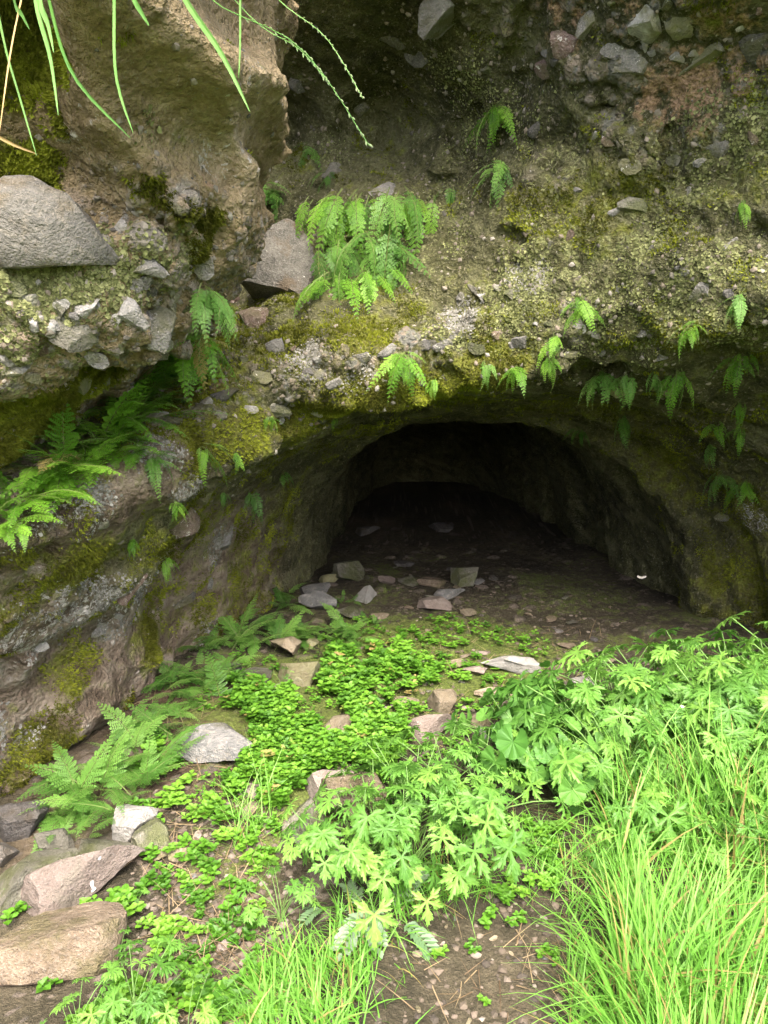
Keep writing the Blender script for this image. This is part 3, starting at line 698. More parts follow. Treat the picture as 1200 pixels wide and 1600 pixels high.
GS = [
 (128, 1392, 190, 105, 'pink', 'flat pinkish slab with a white bird dropping on it, lower left', 3, 14, 0.40),
 (35, 1388, 150, 120, 'mossy', 'broad grey slab cut by the left edge beside the pinkish slab', 5, -8, 0.4),
 (95, 1502, 205, 130, 'brown', 'long brown boulder slanting below the pinkish slab, lower left', 1, 24, 0.42),
 (2, 1525, 80, 70, 'pink', 'small pinkish stone at the left edge beside the long brown boulder', 2, 0, 0.4),
 (205, 1295, 78, 56, 'white', 'whitish crusted stone above the pinkish slab', 4, -15, 0.5),
 (236, 1318, 58, 58, 'mossy', 'greenish grey stone leaning on the whitish crusted stone', 6, 20, 0.6),
 (168, 1338, 95, 56, 'mossy', 'dark greenish slab tucked behind the pinkish slab', 7, 10, 0.35),
 (118, 1372, 120, 60, 'dark', 'dark wedge of rock showing from under the pinkish slab', 8, 25, 0.35),
 (250, 1338, 28, 24, 'tan', 'small tan stone right of the greenish grey stone', 0, 0, None),
 (278, 1340, 34, 22, 'tan', 'small flat tan stone in gravel right of the whitish stone', 3, 0, None),
 (330, 1176, 122, 92, 'grey', 'large pale grey angular block with brown top, left of the chickweed', 9, 18, 0.42),
 (392, 1240, 42, 26, 'pink', 'flat pinkish stone below the chickweed carpet, upper of a pair', 1, 0, None),
 (391, 1268, 30, 30, 'tan', 'small rounded tan stone, lower of a pair below the chickweed', 2, 0, None),
 (515, 1246, 84, 62, 'pink', 'mauve grey stone behind the leafy clump in the middle', 4, 0, 0.55),
 (555, 1272, 112, 80, 'brown', 'mossy brown boulder half hidden by the leafy clump', 6, -10, 0.7),
 (480, 1300, 80, 90, 'mossy', 'dark mossy stone in shade left of the leafy clump', 2, 15, 0.8),
 (523, 1144, 58, 50, 'tan', 'tan stone rising out of the chickweed carpet', 5, 0, 0.6),
 (467, 1062, 70, 50, 'yellow', 'pale yellowish stone at the top of the chickweed carpet', 7, 0, 0.55),
 (428, 1080, 40, 26, 'pink', 'small pinkish stone against the pale yellowish stone', 3, 20, None),
 (400, 1062, 50, 34, 'mossy', 'mossy stone left of the pale yellowish stone', 1, 0, None),
 (446, 1017, 52, 40, 'tan', 'brown and pale stone in front of the ground ferns', 8, 0, 0.6),
 (484, 1008, 28, 20, 'yellow', 'small yellow stone beside the brown and pale stone', 2, 0, None),
 (360, 1050, 44, 26, 'dark', 'dark stone under the ferns at the left wall', 0, 0, None),
 (545, 903, 52, 36, 'mossy', 'greenish stone at the back of the pile at the cave entrance', 6, 0, 0.6),
 (518, 908, 42, 26, 'yellow', 'pale flat stone beside the greenish stone of the pile', 3, 0, None),
 (490, 930, 54, 28, 'grey', 'flat grey stone on the left of the pile at the cave entrance', 4, 0, None),
 (497, 950, 62, 32, 'grey', 'broad grey stone, nearest of the pile at the cave entrance', 9, 0, 0.5),
 (569, 936, 40, 32, 'white', 'pale leaning stone on the right of the pile at the cave entrance', 5, 0, 0.7),
 (548, 958, 42, 28, 'mossy', 'brownish stone below the pile, among the ferns', 2, 0, None),
 (594, 966, 30, 18, 'tan', 'small flat stone right of the pile at the cave entrance', 4, 0, None),
 (725, 908, 44, 34, 'mossy', 'rounded mossy stone on the dark cave floor, tallest of its group', 7, 0, 0.7),
 (703, 932, 52, 26, 'grey', 'flat grey stone in front of the rounded mossy stone', 3, 0, None),
 (639, 909, 36, 22, 'mossy', 'low mossy stone left of the flat brown stone in the cave', 2, 0, None),
 (604, 907, 28, 18, 'pink', 'small pinkish stone, leftmost on the dark cave floor', 5, 0, None),
 (674, 914, 46, 20, 'brown', 'flat brown stone between the mossy stones in the cave', 1, 0, None),
 (679, 949, 56, 28, 'pink', 'broad flat pinkish stone, nearest of the group in the cave', 6, 0, None),
 (732, 960, 26, 14, 'tan', 'small stone right of the broad flat pinkish stone', 0, 0, None),
 (745, 912, 24, 12, 'grey', 'small grey stone right of the rounded mossy stone', 1, 0, None),
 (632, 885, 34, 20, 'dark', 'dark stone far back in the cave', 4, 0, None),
 (798, 1046, 92, 34, 'white', 'long flat whitish pink stone in the middle of the cave mouth', 0, 0, None),
 (738, 1052, 50, 20, 'pink', 'flat pink stone left of the long whitish stone', 8, 0, None),
 (715, 1039, 26, 16, 'tan', 'small stone behind the flat pink stone', 3, 0, None),
 (868, 1045, 30, 14, 'brown', 'small brown stone right of the long whitish stone', 6, 0, None),
 (910, 1066, 44, 20, 'white', 'pale stone at the edge of the right-hand plants', 2, 0, None),
 (770, 1089, 60, 22, 'tan', 'flat tan stone below the long whitish stone', 9, 0, None),
 (691, 1107, 46, 36, 'tan', 'upright tan stone above the pink stone in the middle', 4, 0, 0.75),
 (633, 1100, 44, 18, 'tan', 'flat tan stone right of the chickweed carpet', 1, 0, None),
 (583, 1099, 42, 22, 'brown', 'brown flat stone at the edge of the chickweed carpet', 5, 0, None),
 (674, 1146, 86, 46, 'pink', 'broad pink stone just above the middle leafy clump', 3, 8, 0.45),
 (748, 1131, 38, 22, 'tan', 'small square stone right of the broad pink stone', 6, 0, None),
 (765, 1148, 40, 30, 'grey', 'grey stone between the broad pink stone and the dark rounded leaves', 7, 0, None),
 (607, 1023, 24, 14, 'tan', 'small tan stone on green soil right of the ferns', 3, 0, None),
 (352, 1478, 32, 22, 'pink', 'small pinkish stone in bare soil left of the path', 2, 0, None),
 (300, 1398, 30, 18, 'tan', 'small tan stone among sprigs right of the pinkish slab', 4, 0, None),
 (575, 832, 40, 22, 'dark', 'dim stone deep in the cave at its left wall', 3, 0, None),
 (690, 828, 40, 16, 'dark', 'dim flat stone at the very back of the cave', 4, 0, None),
 (30, 1300, 90, 50, 'dark', 'dark mossy stone at the foot of the left wall above the slabs', 4, 10, 0.6),
 (85, 1325, 60, 36, 'mossy', 'small mossy stone between the wall foot fern and the broad grey slab', 6, -10, 0.6),
 (-10, 1345, 70, 44, 'dark', 'dark stone cut by the left edge above the broad grey slab', 8, 0, 0.6),
 (885, 1012, 28, 12, 'brown', 'small brown stone by the right cave wall', 1, 0, None),
 (950, 1035, 26, 12, 'tan', 'small tan stone behind the right-hand plants', 1, 0, None),
]
stones = {}
for (px, py, w, h_, mt, lab, k, rot, th) in GS:
    stones[lab] = ground_stone(px, py, w, h_, mt, lab, k, None, rot, thick=th)
# fist-sized loose stones that nothing tells apart
for zone, n, lab, grp, mats in (
    ([(560, 1010), (880, 1010), (860, 1110), (600, 1120)], 26, 'small loose stone on the green soil at the cave mouth', 'loose stones at the cave mouth', ['tan', 'pink', 'brown', 'mossy']),
    ([(590, 880), (880, 900), (930, 1000), (620, 990)], 24, 'small loose stone on the dark cave floor', 'loose stones on the cave floor', ['brown', 'dark', 'tan', 'mossy']),
    ([(230, 1260), (430, 1300), (420, 1480), (240, 1470)], 30, 'small loose stone in the gravelly soil lower left', 'loose stones lower left', ['tan', 'pink', 'brown', 'grey']),
    ([(640, 1380), (860, 1330), (850, 1600), (640, 1600)], 14, 'small loose stone on the bare earth path', 'loose stones on the path', ['tan', 'pink', 'grey'])):
    Pz = np.array(zone, float)
    c = 0
    while c < n:
        px, py = random.uniform(Pz[:, 0].min(), Pz[:, 0].max()), random.uniform(Pz[:, 1].min(), Pz[:, 1].max())
        if poly_sdf(np.array([[px, py]]), Pz)[0] > 0: continue
        s_ = random.choice([9, 10, 12, 14, 18])
        ground_stone(px, py, s_, s_ * 0.6, random.choice(mats), lab, None, grp, rot=random.uniform(0, 180)); c += 1

def embed_stone(px, py, wpx, hpx, mat, parent, which, out=0.35, k=None, rot=0, label=None, depth=0.8, name='stone', cat=None, lean=0.5):
    """a stone set in the rock: local x,y span the face, local z points out of it"""
    h = hit(px, py, which)
    if h is None: return None
    p, n = h[0], h[1]
    d = depth_of(p)
    view = (Vector((0, 0, CAM_Z)) - p).normalized()
    n = (n * lean + view * (1 - lean)).normalized()
    w, hh = wpx * d / FPX, hpx * d / FPX
    big = wpx > 40
    if which == 'b' and wpx < 150: mat = {'grey': 'cpale', 'white': 'cpale', 'red': 'cred', 'dark': 'cgrey'}.get(mat, mat)
    if which == 'c' and parent is not None:
        mat = {'grey': 'cgrey', 'white': 'cpale', 'red': 'cred', 'tan': 'cpale', 'dark': 'cgrey', 'brown': 'cred', 'mossy': 'mossy'}.get(mat, mat); out -= 0.08
    k = random.randrange(10) if k is None else k
    me = stone_mesh(big, k if big else k % 8, mat)
    o = link(name, me, parent)
    upv = Vector((0, 0, 1)); x = upv.cross(n).normalized(); y = n.cross(x)
    rm = Matrix((x, y, n)).transposed() @ Matrix.Rotation(R(rot), 3, 'Z')
    dep = depth * (w + hh) / 2
    o.location = p + n * (dep / 2) * (2 * out - 1)
    o.rotation_euler = rm.to_euler()
    o.scale = (w / 2, hh / 2, dep / 2)
    if label: o['label'] = label
    if cat: o['category'] = cat
    return o
# big stone in the boulder, wedged block in the crack, named pieces
STONE_BIG.append(rock_shape(331, 5, 6, 0.03, cmin=0.62))
embed_stone(80, 362, 220, 140, 'greybig', boulder, 'b', 0.60, 10, -8, 'large smooth grey veined stone standing out of the boulder', 0.75)
for (px, py, w, h_, mt, rot, out) in [(205, 490, 44, 58, 'grey', 10, 0.5), (237, 512, 56, 74, 'grey', -20, 0.55), (262, 492, 24, 44, 'grey', 5, 0.5), (312, 412, 36, 44, 'white', 0, 0.55), (232, 418, 56, 38, 'grey', 15, 0.5),
        (150, 560, 36, 30, 'grey', 0, 0.4), (130, 592, 34, 44, 'dark', 10, 0.5), (25, 580, 44, 34, 'white', 0, 0.35), (110, 520, 80, 60, 'mossy', 10, 0.35), (90, 480, 50, 60, 'mossy', -10, 0.35), (20, 555, 40, 34, 'grey', 0, 0.4), (60, 545, 52, 40, 'red', 0, 0.3), (180, 498, 22, 24, 'grey', 0, 0.5), (138, 482, 48, 34, 'grey', 20, 0.35),
        (195, 350, 32, 40, 'white', 30, 0.4), (166, 248, 24, 18, 'white', 0, 0.5), (20, 450, 36, 28, 'mossy', 0, 0.4), (45, 470, 30, 22, 'grey', 0, 0.4), (10, 505, 40, 30, 'dark', 0, 0.4), (300, 372, 22, 20, 'grey', 0, 0.5), (270, 440, 24, 30, 'grey', 0, 0.5), (240, 380, 16, 14, 'tan', 0, 0.5), (105, 560, 30, 22, 'tan', 0, 0.4), (175, 540, 34, 26, 'mossy', 0, 0.4)]:
    embed_stone(px, py, w, h_, mt, boulder, 'b', out, None, rot)
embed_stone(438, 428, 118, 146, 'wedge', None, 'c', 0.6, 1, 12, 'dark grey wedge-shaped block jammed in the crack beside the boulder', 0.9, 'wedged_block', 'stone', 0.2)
for (px, py, w, h_, mt, rot, out) in [(396, 500, 52, 40, 'red', 0, 0.5), (350, 525, 50, 44, 'dark', 0, 0.5), (350, 622, 54, 32, 'grey', 10, 0.6), (430, 545, 30, 32, 'white', 0, 0.6), (428, 640, 50, 26, 'mossy', 0, 0.55), (242, 655, 48, 26, 'white', 15, 0.6), (270, 660, 34, 18, 'grey', 0, 0.6),
        (268, 826, 88, 84, 'red', 40, 0.22), (212, 915, 78, 56, 'red', 30, 0.20), (282, 940, 60, 30, 'dark', 25, 0.3), (345, 850, 50, 70, 'white', -30, 0.22), (185, 962, 18, 18, 'white', 0, 0.5),
        (1012, 32, 62, 80, 'white', 0, 0.5), (962, 76, 48, 36, 'grey', 0, 0.45), (985, 100, 60, 50, 'dark', 10, 0.4), (1105, 88, 130, 56, 'dark', 25, 0.32), (688, 18, 84, 70, 'tan', 10, 0.5), (880, 70, 60, 40, 'brown', -20, 0.35), (920, 40, 44, 40, 'dark', 0, 0.4), (1180, 70, 60, 50, 'grey', 0, 0.35), (1060, 40, 50, 40, 'dark', 0, 0.4),
        (990, 325, 56, 34, 'mossy', -30, 0.3), (1120, 235, 40, 30, 'grey', 0, 0.35), (1098, 250, 28, 20, 'grey', 0, 0.4), (985, 260, 40, 26, 'dark', 0, 0.35), (1085, 320, 60, 30, 'mossy', -20, 0.3), (1140, 385, 30, 30, 'dark', 0, 0.4), (962, 330, 26, 16, 'white', 0, 0.4), (1095, 460, 40, 36, 'grey', 45, 0.35), (980, 145, 46, 36, 'dark', 0, 0.35),
        (815, 535, 34, 22, 'grey', 0, 0.5), (605, 550, 36, 20, 'white', 20, 0.6), (690, 540, 34, 22, 'dark', 0, 0.5), (660, 540, 26, 18, 'grey', 0, 0.5), (565, 560, 30, 20, 'dark', 0, 0.5), (500, 560, 26, 18, 'tan', 0, 0.5), (480, 585, 40, 24, 'grey', 0, 0.5), (520, 600, 28, 20, 'white', 0, 0.5), (410, 590, 30, 24, 'grey', 0, 0.5), (390, 640, 26, 16, 'white', 0, 0.5), (455, 620, 24, 18, 'tan', 0, 0.5), (745, 545, 30, 20, 'mossy', 0, 0.5), (780, 520, 26, 20, 'brown', 0, 0.4), (890, 555, 28, 18, 'dark', 0, 0.5), (640, 535, 20, 16, 'white', 0, 0.5),
        (330, 480, 36, 40, 'dark', 0, 0.4), (360, 470, 30, 24, 'brown', 0, 0.4), (520, 270, 44, 36, 'mossy', 0, 0.35), (600, 300, 50, 40, 'dark', 0, 0.3), (760, 110, 46, 34, 'mossy', 0, 0.3), (840, 200, 40, 30, 'dark', 0, 0.35), (850, 110, 36, 26, 'brown', 0, 0.35), (650, 90, 40, 28, 'dark', 0, 0.3), (610, 60, 50, 36, 'mossy', 0, 0.3), (470, 130, 40, 30, 'dark', 0, 0.3), (560, 170, 36, 26, 'dark', 0, 0.3),
        (600, 640, 26, 16, 'tan', 0, 0.35), (495, 660, 30, 22, 'red', 0, 0.3), (970, 610, 34, 26, 'yellow', 0, 0.4), (1050, 610, 30, 22, 'brown', 0, 0.35), (1030, 560, 30, 22, 'tan', 0, 0.35), (1140, 800, 60, 40, 'grey', 30, 0.2), (90, 930, 40, 26, 'grey', 10, 0.3), (150, 985, 36, 24, 'dark', 20, 0.3), (60, 1010, 30, 20, 'white', 0, 0.3), (330, 905, 40, 30, 'dark', 30, 0.25), (160, 820, 40, 26, 'mossy', 0, 0.3), (30, 1240, 90, 70, 'dark', 0, 0.4)]:
    embed_stone(px, py, w, h_, mt, cliff, 'c', out, None, rot)
for _ in range(95):          # more stones of the conglomerate bands
    z_ = random.choice([((380, 530), (700, 600)), ((840, 0), (1200, 130)), ((850, 200), (1200, 520)), ((690, 450), (1000, 555)), ((250, 620), (520, 660))])
    px, py = random.uniform(z_[0][0], z_[1][0]), random.uniform(z_[0][1], z_[1][1])
    s_ = random.uniform(10, 26)
    embed_stone(px, py, s_, s_ * random.uniform(0.6, 0.9), random.choice(['grey', 'mossy', 'dark', 'mossy', 'tan', 'white', 'brown']), cliff, 'c', random.uniform(0.3, 0.55), None, random.uniform(0, 180))
for _ in range(45):
    px, py = random.uniform(0, 300), random.uniform(430, 600)
    s_ = random.uniform(12, 30)
    embed_stone(px, py, s_, s_ * random.uniform(0.6, 0.95), random.choice(['grey', 'grey', 'mossy', 'white', 'dark', 'tan']), boulder, 'b', random.uniform(0.3, 0.55), None, random.uniform(0, 180))
# bird dropping on the pinkish slab
def splat(px, py, spots, label, host_bvh=None):
    bpy.context.view_layer.update()
    dg = bpy.context.evaluated_depsgraph_get()
    ok, loc, nor, _, ob, _ = SC.ray_cast(dg, Vector((0, 0, CAM_Z)), Vector(pix_dir(px, py)).normalized())
    V, F = [], []
    x = Vector((0, 0, 1)).cross(nor).normalized(); y = nor.cross(x)
    for (u, v, ru, rv) in spots:
        b0 = len(V)
        V.append(loc + x * u + y * v + nor * 0.006)
        for k in range(14):
            a = 2 * PI * k / 14; rr = 1 + 0.25 * math.sin(3 * a + u * 900)
            V.append(loc + x * (u + ru * rr * math.cos(a)) + y * (v + rv * rr * math.sin(a)) + nor * 0.0015)
        F += [(b0, b0 + 1 + k, b0 + 1 + (k + 1) % 14) for k in range(14)]
    me = mesh_from_np('bird_dropping', np.array([v[:] for v in V]), np.array(F), [M_WHITE])
    return link('bird_dropping', me, label=label, category='bird dropping')
PI = math.pi
M_WHITE, _nt, _b, _o = new_mat('chalk_white'); _b.inputs['Base Color'].default_value = (0.8, 0.8, 0.77, 1); _b.inputs['Roughness'].default_value = 0.6
splat(144, 1384, [(0, 0.004, 0.0065, 0.014), (0.004, -0.012, 0.010, 0.007)], 'white bird dropping on the flat pinkish slab')
splat(155, 1341, [(0, 0, 0.006, 0.004)], 'tiny white dropping on the dark greenish slab')

# ------------------------------------------------------------------ plants: materials
def leaf_material(name, dark, mid, light, trans=0.35, rough=0.5, source='object', old=0.0, sheen=0.35):
    m, nt, b, out = new_mat(name); N = NT(nt)
    rnd = N.n('ShaderNodeObjectInfo').outputs['Random'] if source == 'object' else N.attr('rnd')
    P = N.pos()
    n = N.noise(P, 25, 2, 0.5)
    f = N.math('ADD', N.math('MULTIPLY', rnd, 0.6), N.math('MULTIPLY', n, 0.4))
    col = N.ramp(f, [(0.2, dark), (0.5, mid), (0.8, light)])
    if old: col = N.mix(N.maprange(rnd, 1 - old, 1 - old * 0.6), col, (0.30, 0.24, 0.085))
    N.link(col, b.inputs['Base Color'])
    b.inputs['Roughness'].default_value = rough
    b.inputs['Specular IOR Level'].default_value = sheen
    t = N.n('ShaderNodeBsdfTranslucent')
    N.link(N.mix(0.6, col, N.mix(1.0, col, (1.0, 1.15, 0.35), 'MULTIPLY')), t.inputs['Color'])
    mx = N.n('ShaderNodeMixShader'); mx.inputs[0].default_value = trans
    N.link(b.outputs[0], mx.inputs[1]); N.link(t.outputs[0], mx.inputs[2])
    N.link(mx.outputs[0], out.inputs['Surface'])
    return m
M_FERN = leaf_material('fern_green', (0.075, 0.19, 0.014), (0.13, 0.29, 0.022), (0.20, 0.38, 0.04), 0.45, old=0.012)
M_FERND = leaf_material('fern_deep_green', (0.065, 0.165, 0.026), (0.11, 0.24, 0.04), (0.165, 0.32, 0.06), 0.45)
M_LEAF = leaf_material('cut_leaf_green', (0.075, 0.19, 0.028), (0.125, 0.28, 0.045), (0.20, 0.38, 0.065), 0.45)
M_ROUND = leaf_material('round_leaf_green', (0.045, 0.13, 0.018), (0.07, 0.19, 0.028), (0.115, 0.26, 0.045), 0.4)
M_SILVER = leaf_material('silverweed_leaf', (0.09, 0.16, 0.07), (0.14, 0.21, 0.11), (0.21, 0.27, 0.18), 0.25, 0.45)
M_CHICK = leaf_material('chickweed_green', (0.045, 0.13, 0.010), (0.092, 0.23, 0.017), (0.16, 0.33, 0.032), 0.4, source='attr', old=0.03)
M_CHICKO = leaf_material('chickweed_sprig_green', (0.045, 0.13, 0.010), (0.092, 0.23, 0.017), (0.16, 0.33, 0.032), 0.4)
M_GRASS = leaf_material('grass_green', (0.085, 0.235, 0.022), (0.145, 0.34, 0.045), (0.26, 0.46, 0.11), 0.45, source='attr', old=0.11)
M_STRAW = leaf_material('dry_straw', (0.07, 0.045, 0.025), (0.15, 0.105, 0.058), (0.27, 0.205, 0.12), 0.15, 0.7, source='attr')
M_STRAWO = leaf_material('dry_blade', (0.30, 0.20, 0.08), (0.40, 0.28, 0.12), (0.45, 0.34, 0.18), 0.2, 0.7)
M_BLADE = leaf_material('hanging_blade', (0.10, 0.24, 0.05), (0.15, 0.32, 0.08), (0.22, 0.40, 0.12), 0.45)
M_STEM, _nt, _b, _o = new_mat('green_stem'); _b.inputs['Base Color'].default_value = (0.11, 0.20, 0.05, 1); _b.inputs['Roughness'].default_value = 0.6
M_RACHIS, _nt, _b, _o = new_mat('fern_stalk'); _b.inputs['Base Color'].default_value = (0.09, 0.12, 0.03, 1); _b.inputs['Roughness'].default_value = 0.6
M_PETAL, _nt, _b, _o = new_mat('yellow_petal'); _b.inputs['Base Color'].default_value = (0.80, 0.52, 0.01, 1); _b.inputs['Roughness'].default_value = 0.35
M_PALE, _nt, _b, _o = new_mat('pale_pink_petal'); _b.inputs['Base Color'].default_value = (0.72, 0.62, 0.50, 1)
M_SEED = leaf_material('seed_head', (0.12, 0.20, 0.07), (0.19, 0.26, 0.12), (0.28, 0.27, 0.18), 0.3, 0.7)
M_GRIT, _nt, _b, _o = new_mat('grit'); _N = NT(_nt); _N.link(_N.ramp(_N.attr('rnd'), [(0.0, (0.07, 0.065, 0.055)), (0.35, (0.15, 0.135, 0.105)), (0.7, (0.17, 0.14, 0.105)), (1.0, (0.25, 0.23, 0.195))]), _b.inputs['Base Color'])
M_GRAVEL, _nt, _b, _o = new_mat('gravel'); _N = NT(_nt); _N.link(_N.ramp(_N.attr('rnd'), [(0.0, (0.045, 0.038, 0.03)), (0.4, (0.085, 0.068, 0.05)), (0.8, (0.12, 0.095, 0.072)), (1.0, (0.19, 0.165, 0.135))]), _b.inputs['Base Color'])
M_TUFT = leaf_material('moss_tuft', (0.060, 0.062, 0.008), (0.115, 0.125, 0.013), (0.25, 0.28, 0.028), 0.25, 0.8, source='attr', sheen=0.1)
M_WFLAKE = leaf_material('pale_lichen', (0.10, 0.095, 0.075), (0.17, 0.165, 0.14), (0.28, 0.27, 0.24), 0.05, 0.9, source='attr', sheen=0.1)
M_FLAKE = leaf_material('lichen_flake', (0.06, 0.066, 0.024), (0.12, 0.13, 0.05), (0.24, 0.25, 0.11), 0.1, 0.85, source='attr', sheen=0.1)

class MB:
    def __init__(s): s.v = []; s.f = []; s.m = []
    def face(s, pts, mi=0):
        b0 = len(s.v); s.v += [tuple(p) for p in pts]; s.f.append(tuple(range(b0, b0 + len(pts)))); s.m.append(mi)
    def strip(s, path, widths, side, mi=0):
        """flat ribbon along a path; side = sideways vector(s)"""
        b0 = len(s.v)
        for k, p in enumerate(path):
            sd_ = np.array(side[k] if isinstance(side, list) else side) * widths[k]
            s.v += [tuple(np.array(p) - sd_), tuple(np.array(p) + sd_)]
        for k in range(len(path) - 1):
            a = b0 + 2 * k
            s.f.append((a, a + 1, a + 3, a + 2)); s.m.append(mi)
    def rod(s, path, r, mi=0):
        b0 = len(s.v)
        n = len(path)
        for k, p in enumerate(path):
            t = np.array(path[min(k + 1, n - 1)]) - np.array(path[max(k - 1, 0)]); t = t / (np.linalg.norm(t) + 1e-9)
            a = np.cross(t, (0.3, 0.9, 0.1)); a /= np.linalg.norm(a); b = np.cross(t, a)
            rr = r[k] if isinstance(r, (list, tuple)) else r
            for q in range(3): s.v.append(tuple(np.array(p) + rr * (a * math.cos(q * 2.094) + b * math.sin(q * 2.094))))
        for k in range(n - 1):
            for q in range(3):
                s.f.append((b0 + 3 * k + q, b0 + 3 * k + (q + 1) % 3, b0 + 3 * k + 3 + (q + 1) % 3, b0 + 3 * k + 3 + q)); s.m.append(mi)
    def mesh(s, name, mats, smooth=False, rnd=None):
        me = bpy.data.meshes.new(name); me.from_pydata(s.v, [], s.f)
        for m in mats: me.materials.append(m)
        me.polygons.foreach_set('material_index', s.m)
        me.polygons.foreach_set('use_smooth', [smooth] * len(s.f))
        me.update(); return me

# ------------------------------------------------------------------ ferns
def frond_mesh(seed, mats, pairs=13, droop=0.5, width=0.30, pin=6, sway=0.1):
    rng = random.Random(seed); mb = MB()
    def c(t): return np.array([sway * t * t, t * (1 - 0.25 * droop * t), -droop * 0.62 * t * t])
    def tan(t): v = c(t + 0.02) - c(t - 0.02); return v / np.linalg.norm(v)
    mb.rod([c(t) for t in (0, 0.2, 0.4, 0.6, 0.8, 1.0)], [0.008, 0.007, 0.006, 0.004, 0.003, 0.001], 1)
    for k in range(pairs):
        t = 0.17 + 0.82 * (k / (pairs - 1)) ** 0.95
        q = (t - 0.17) / 0.83
        L = width * (min(1, 0.62 + 2.2 * q) * (1 - q) ** 0.85 + 0.03) * rng.uniform(0.88, 1.1)
        T = tan(t); X = np.array([1.0, 0, 0]); X -= T * (X @ T); X /= np.linalg.norm(X); Zn = np.cross(X, T)
        for sgn in (-1, 1):
            ang = R(rng.uniform(58, 72) - 22 * q)
            ax = X * sgn * math.sin(ang) + T * math.cos(ang) - Zn * rng.uniform(0.05, 0.30)
            ax /= np.linalg.norm(ax)
            sd_ = np.cross(Zn, ax); sd_ /= np.linalg.norm(sd_)
            base = c(t + (0.012 if sgn > 0 else 0))
            np_ = max(2, int(round(pin * (0.45 + 0.75 * L / width))))
            if L < 0.035:
                mb.face([base, base + ax * L * 0.5 + sd_ * L * 0.22, base + ax * L, base + ax * L * 0.5 - sd_ * L * 0.22]); continue
            sp = L / (np_ + 0.6)
            for j in range(np_):
                s_ = (j + 0.55) * sp
                pl = min(L * 0.34, 0.044) * (1 - 0.8 * s_ / L) ** 0.7 * rng.uniform(0.85, 1.1) + 0.004
                o = base + ax * s_ - Zn * 0.10 * s_ * s_ / L
                for ss in (-1, 1):
                    dv = ax * 0.55 + sd_ * ss * 0.85 + Zn * rng.uniform(-0.22, 0.12); dv /= np.linalg.norm(dv)
                    wv = np.cross(Zn, dv); wv /= np.linalg.norm(wv)
                    w = sp * 0.40
                    mb.face([o - dv * 0.004, o + dv * pl * 0.42 + wv * w, o + dv * pl * 0.98 + wv * w * 0.25, o + dv * pl * 0.9 - wv * w * 0.5, o + dv * pl * 0.35 - wv * w])
            e = base + ax * L * 0.80 - Zn * 0.08 * L
            mb.face([e, e + ax * L * 0.12 + sd_ * sp * 0.45, e + ax * L * 0.26, e + ax * L * 0.12 - sd_ * sp * 0.45])
    return mb.mesh('frond', mats)
FR = {}
for nm, mt in (('light', M_FERN), ('deep', M_FERND)):
    FR[nm, 'hang'] = [frond_mesh(s, [mt, M_RACHIS], 12 + s % 3, 0.55 + 0.25 * (s % 3), 0.17 + 0.03 * (s % 2), 5, 0.12 * (s % 3 - 1)) for s in range(5)]
    FR[nm, 'arch'] = [frond_mesh(20 + s, [mt, M_RACHIS], 14 + s % 3, 0.45 + 0.2 * (s % 3), 0.20 + 0.03 * (s % 2), 6, 0.14 * (s % 3 - 1)) for s in range(5)]
FERN_N = [0]
def fern(px, py, lpx, n, label, tone='light', style='hang', which='cb', bias=(0, 0, 0), spread=1.0, group=None, jit=0.06):
    h = hit(px, py, which)
    if h is None: return
    p, nor = h[0], h[1]
    d = depth_of(p); L = lpx * d / FPX
    root = link('fern', None, label=label, category='fern')
    if group: root['group'] = group
    root.location = p
    rng = random.Random(px * 31 + py)
    up = Vector((0, 0, 1))
    view = (Vector((0, 0, CAM_Z)) - p).normalized()
    side = up.cross(nor if abs(nor.z) < 0.95 else view).normalized()
    for k in range(n):
        f = (k + 0.5) / n * 2 - 1
        if style == 'hang':
            dv = nor * rng.uniform(0.25, 0.6) + side * (f * 1.05 * spread + rng.uniform(-0.15, 0.15)) + up * rng.uniform(-1.1, 0.05) + view * 0.2
            me = rng.choice(FR[tone, 'hang'])
        else:
            a = 2 * PI * (k + rng.random() * 0.7) / n
            el = rng.uniform(0.3, 1.1)
            base_n = (nor * 0.5 + up * 0.7).normalized()
            e1 = base_n.orthogonal().normalized(); e2 = base_n.cross(e1)
            dv = (e1 * math.cos(a) + e2 * math.sin(a)) * spread + base_n * el
            me = rng.choice(FR[tone, 'arch'])
        dv = (dv + Vector(bias)).normalized()
        x = dv.cross(up)
        x = x.normalized() if x.length > 1e-3 else side
        z = x.cross(dv)
        if z.z < 0: pass
        roll = rng.uniform(-0.35, 0.35)
        m3 = Matrix((x, dv, z)).transposed() @ Matrix.Rotation(roll, 3, 'Y')
        o = link('frond', me, root)
        s_ = L * rng.uniform(0.45, 1.15)
        o.rotation_euler = m3.to_euler(); o.scale = (s_, s_, s_)
        o.location = Vector((rng.uniform(-1, 1), rng.uniform(-1, 1), rng.uniform(-1, 1) * (0.3 if jit > 0.1 else 1))) * L * jit + (nor * L * 0.10 if style == 'hang' else Vector((0, 0, 0)))
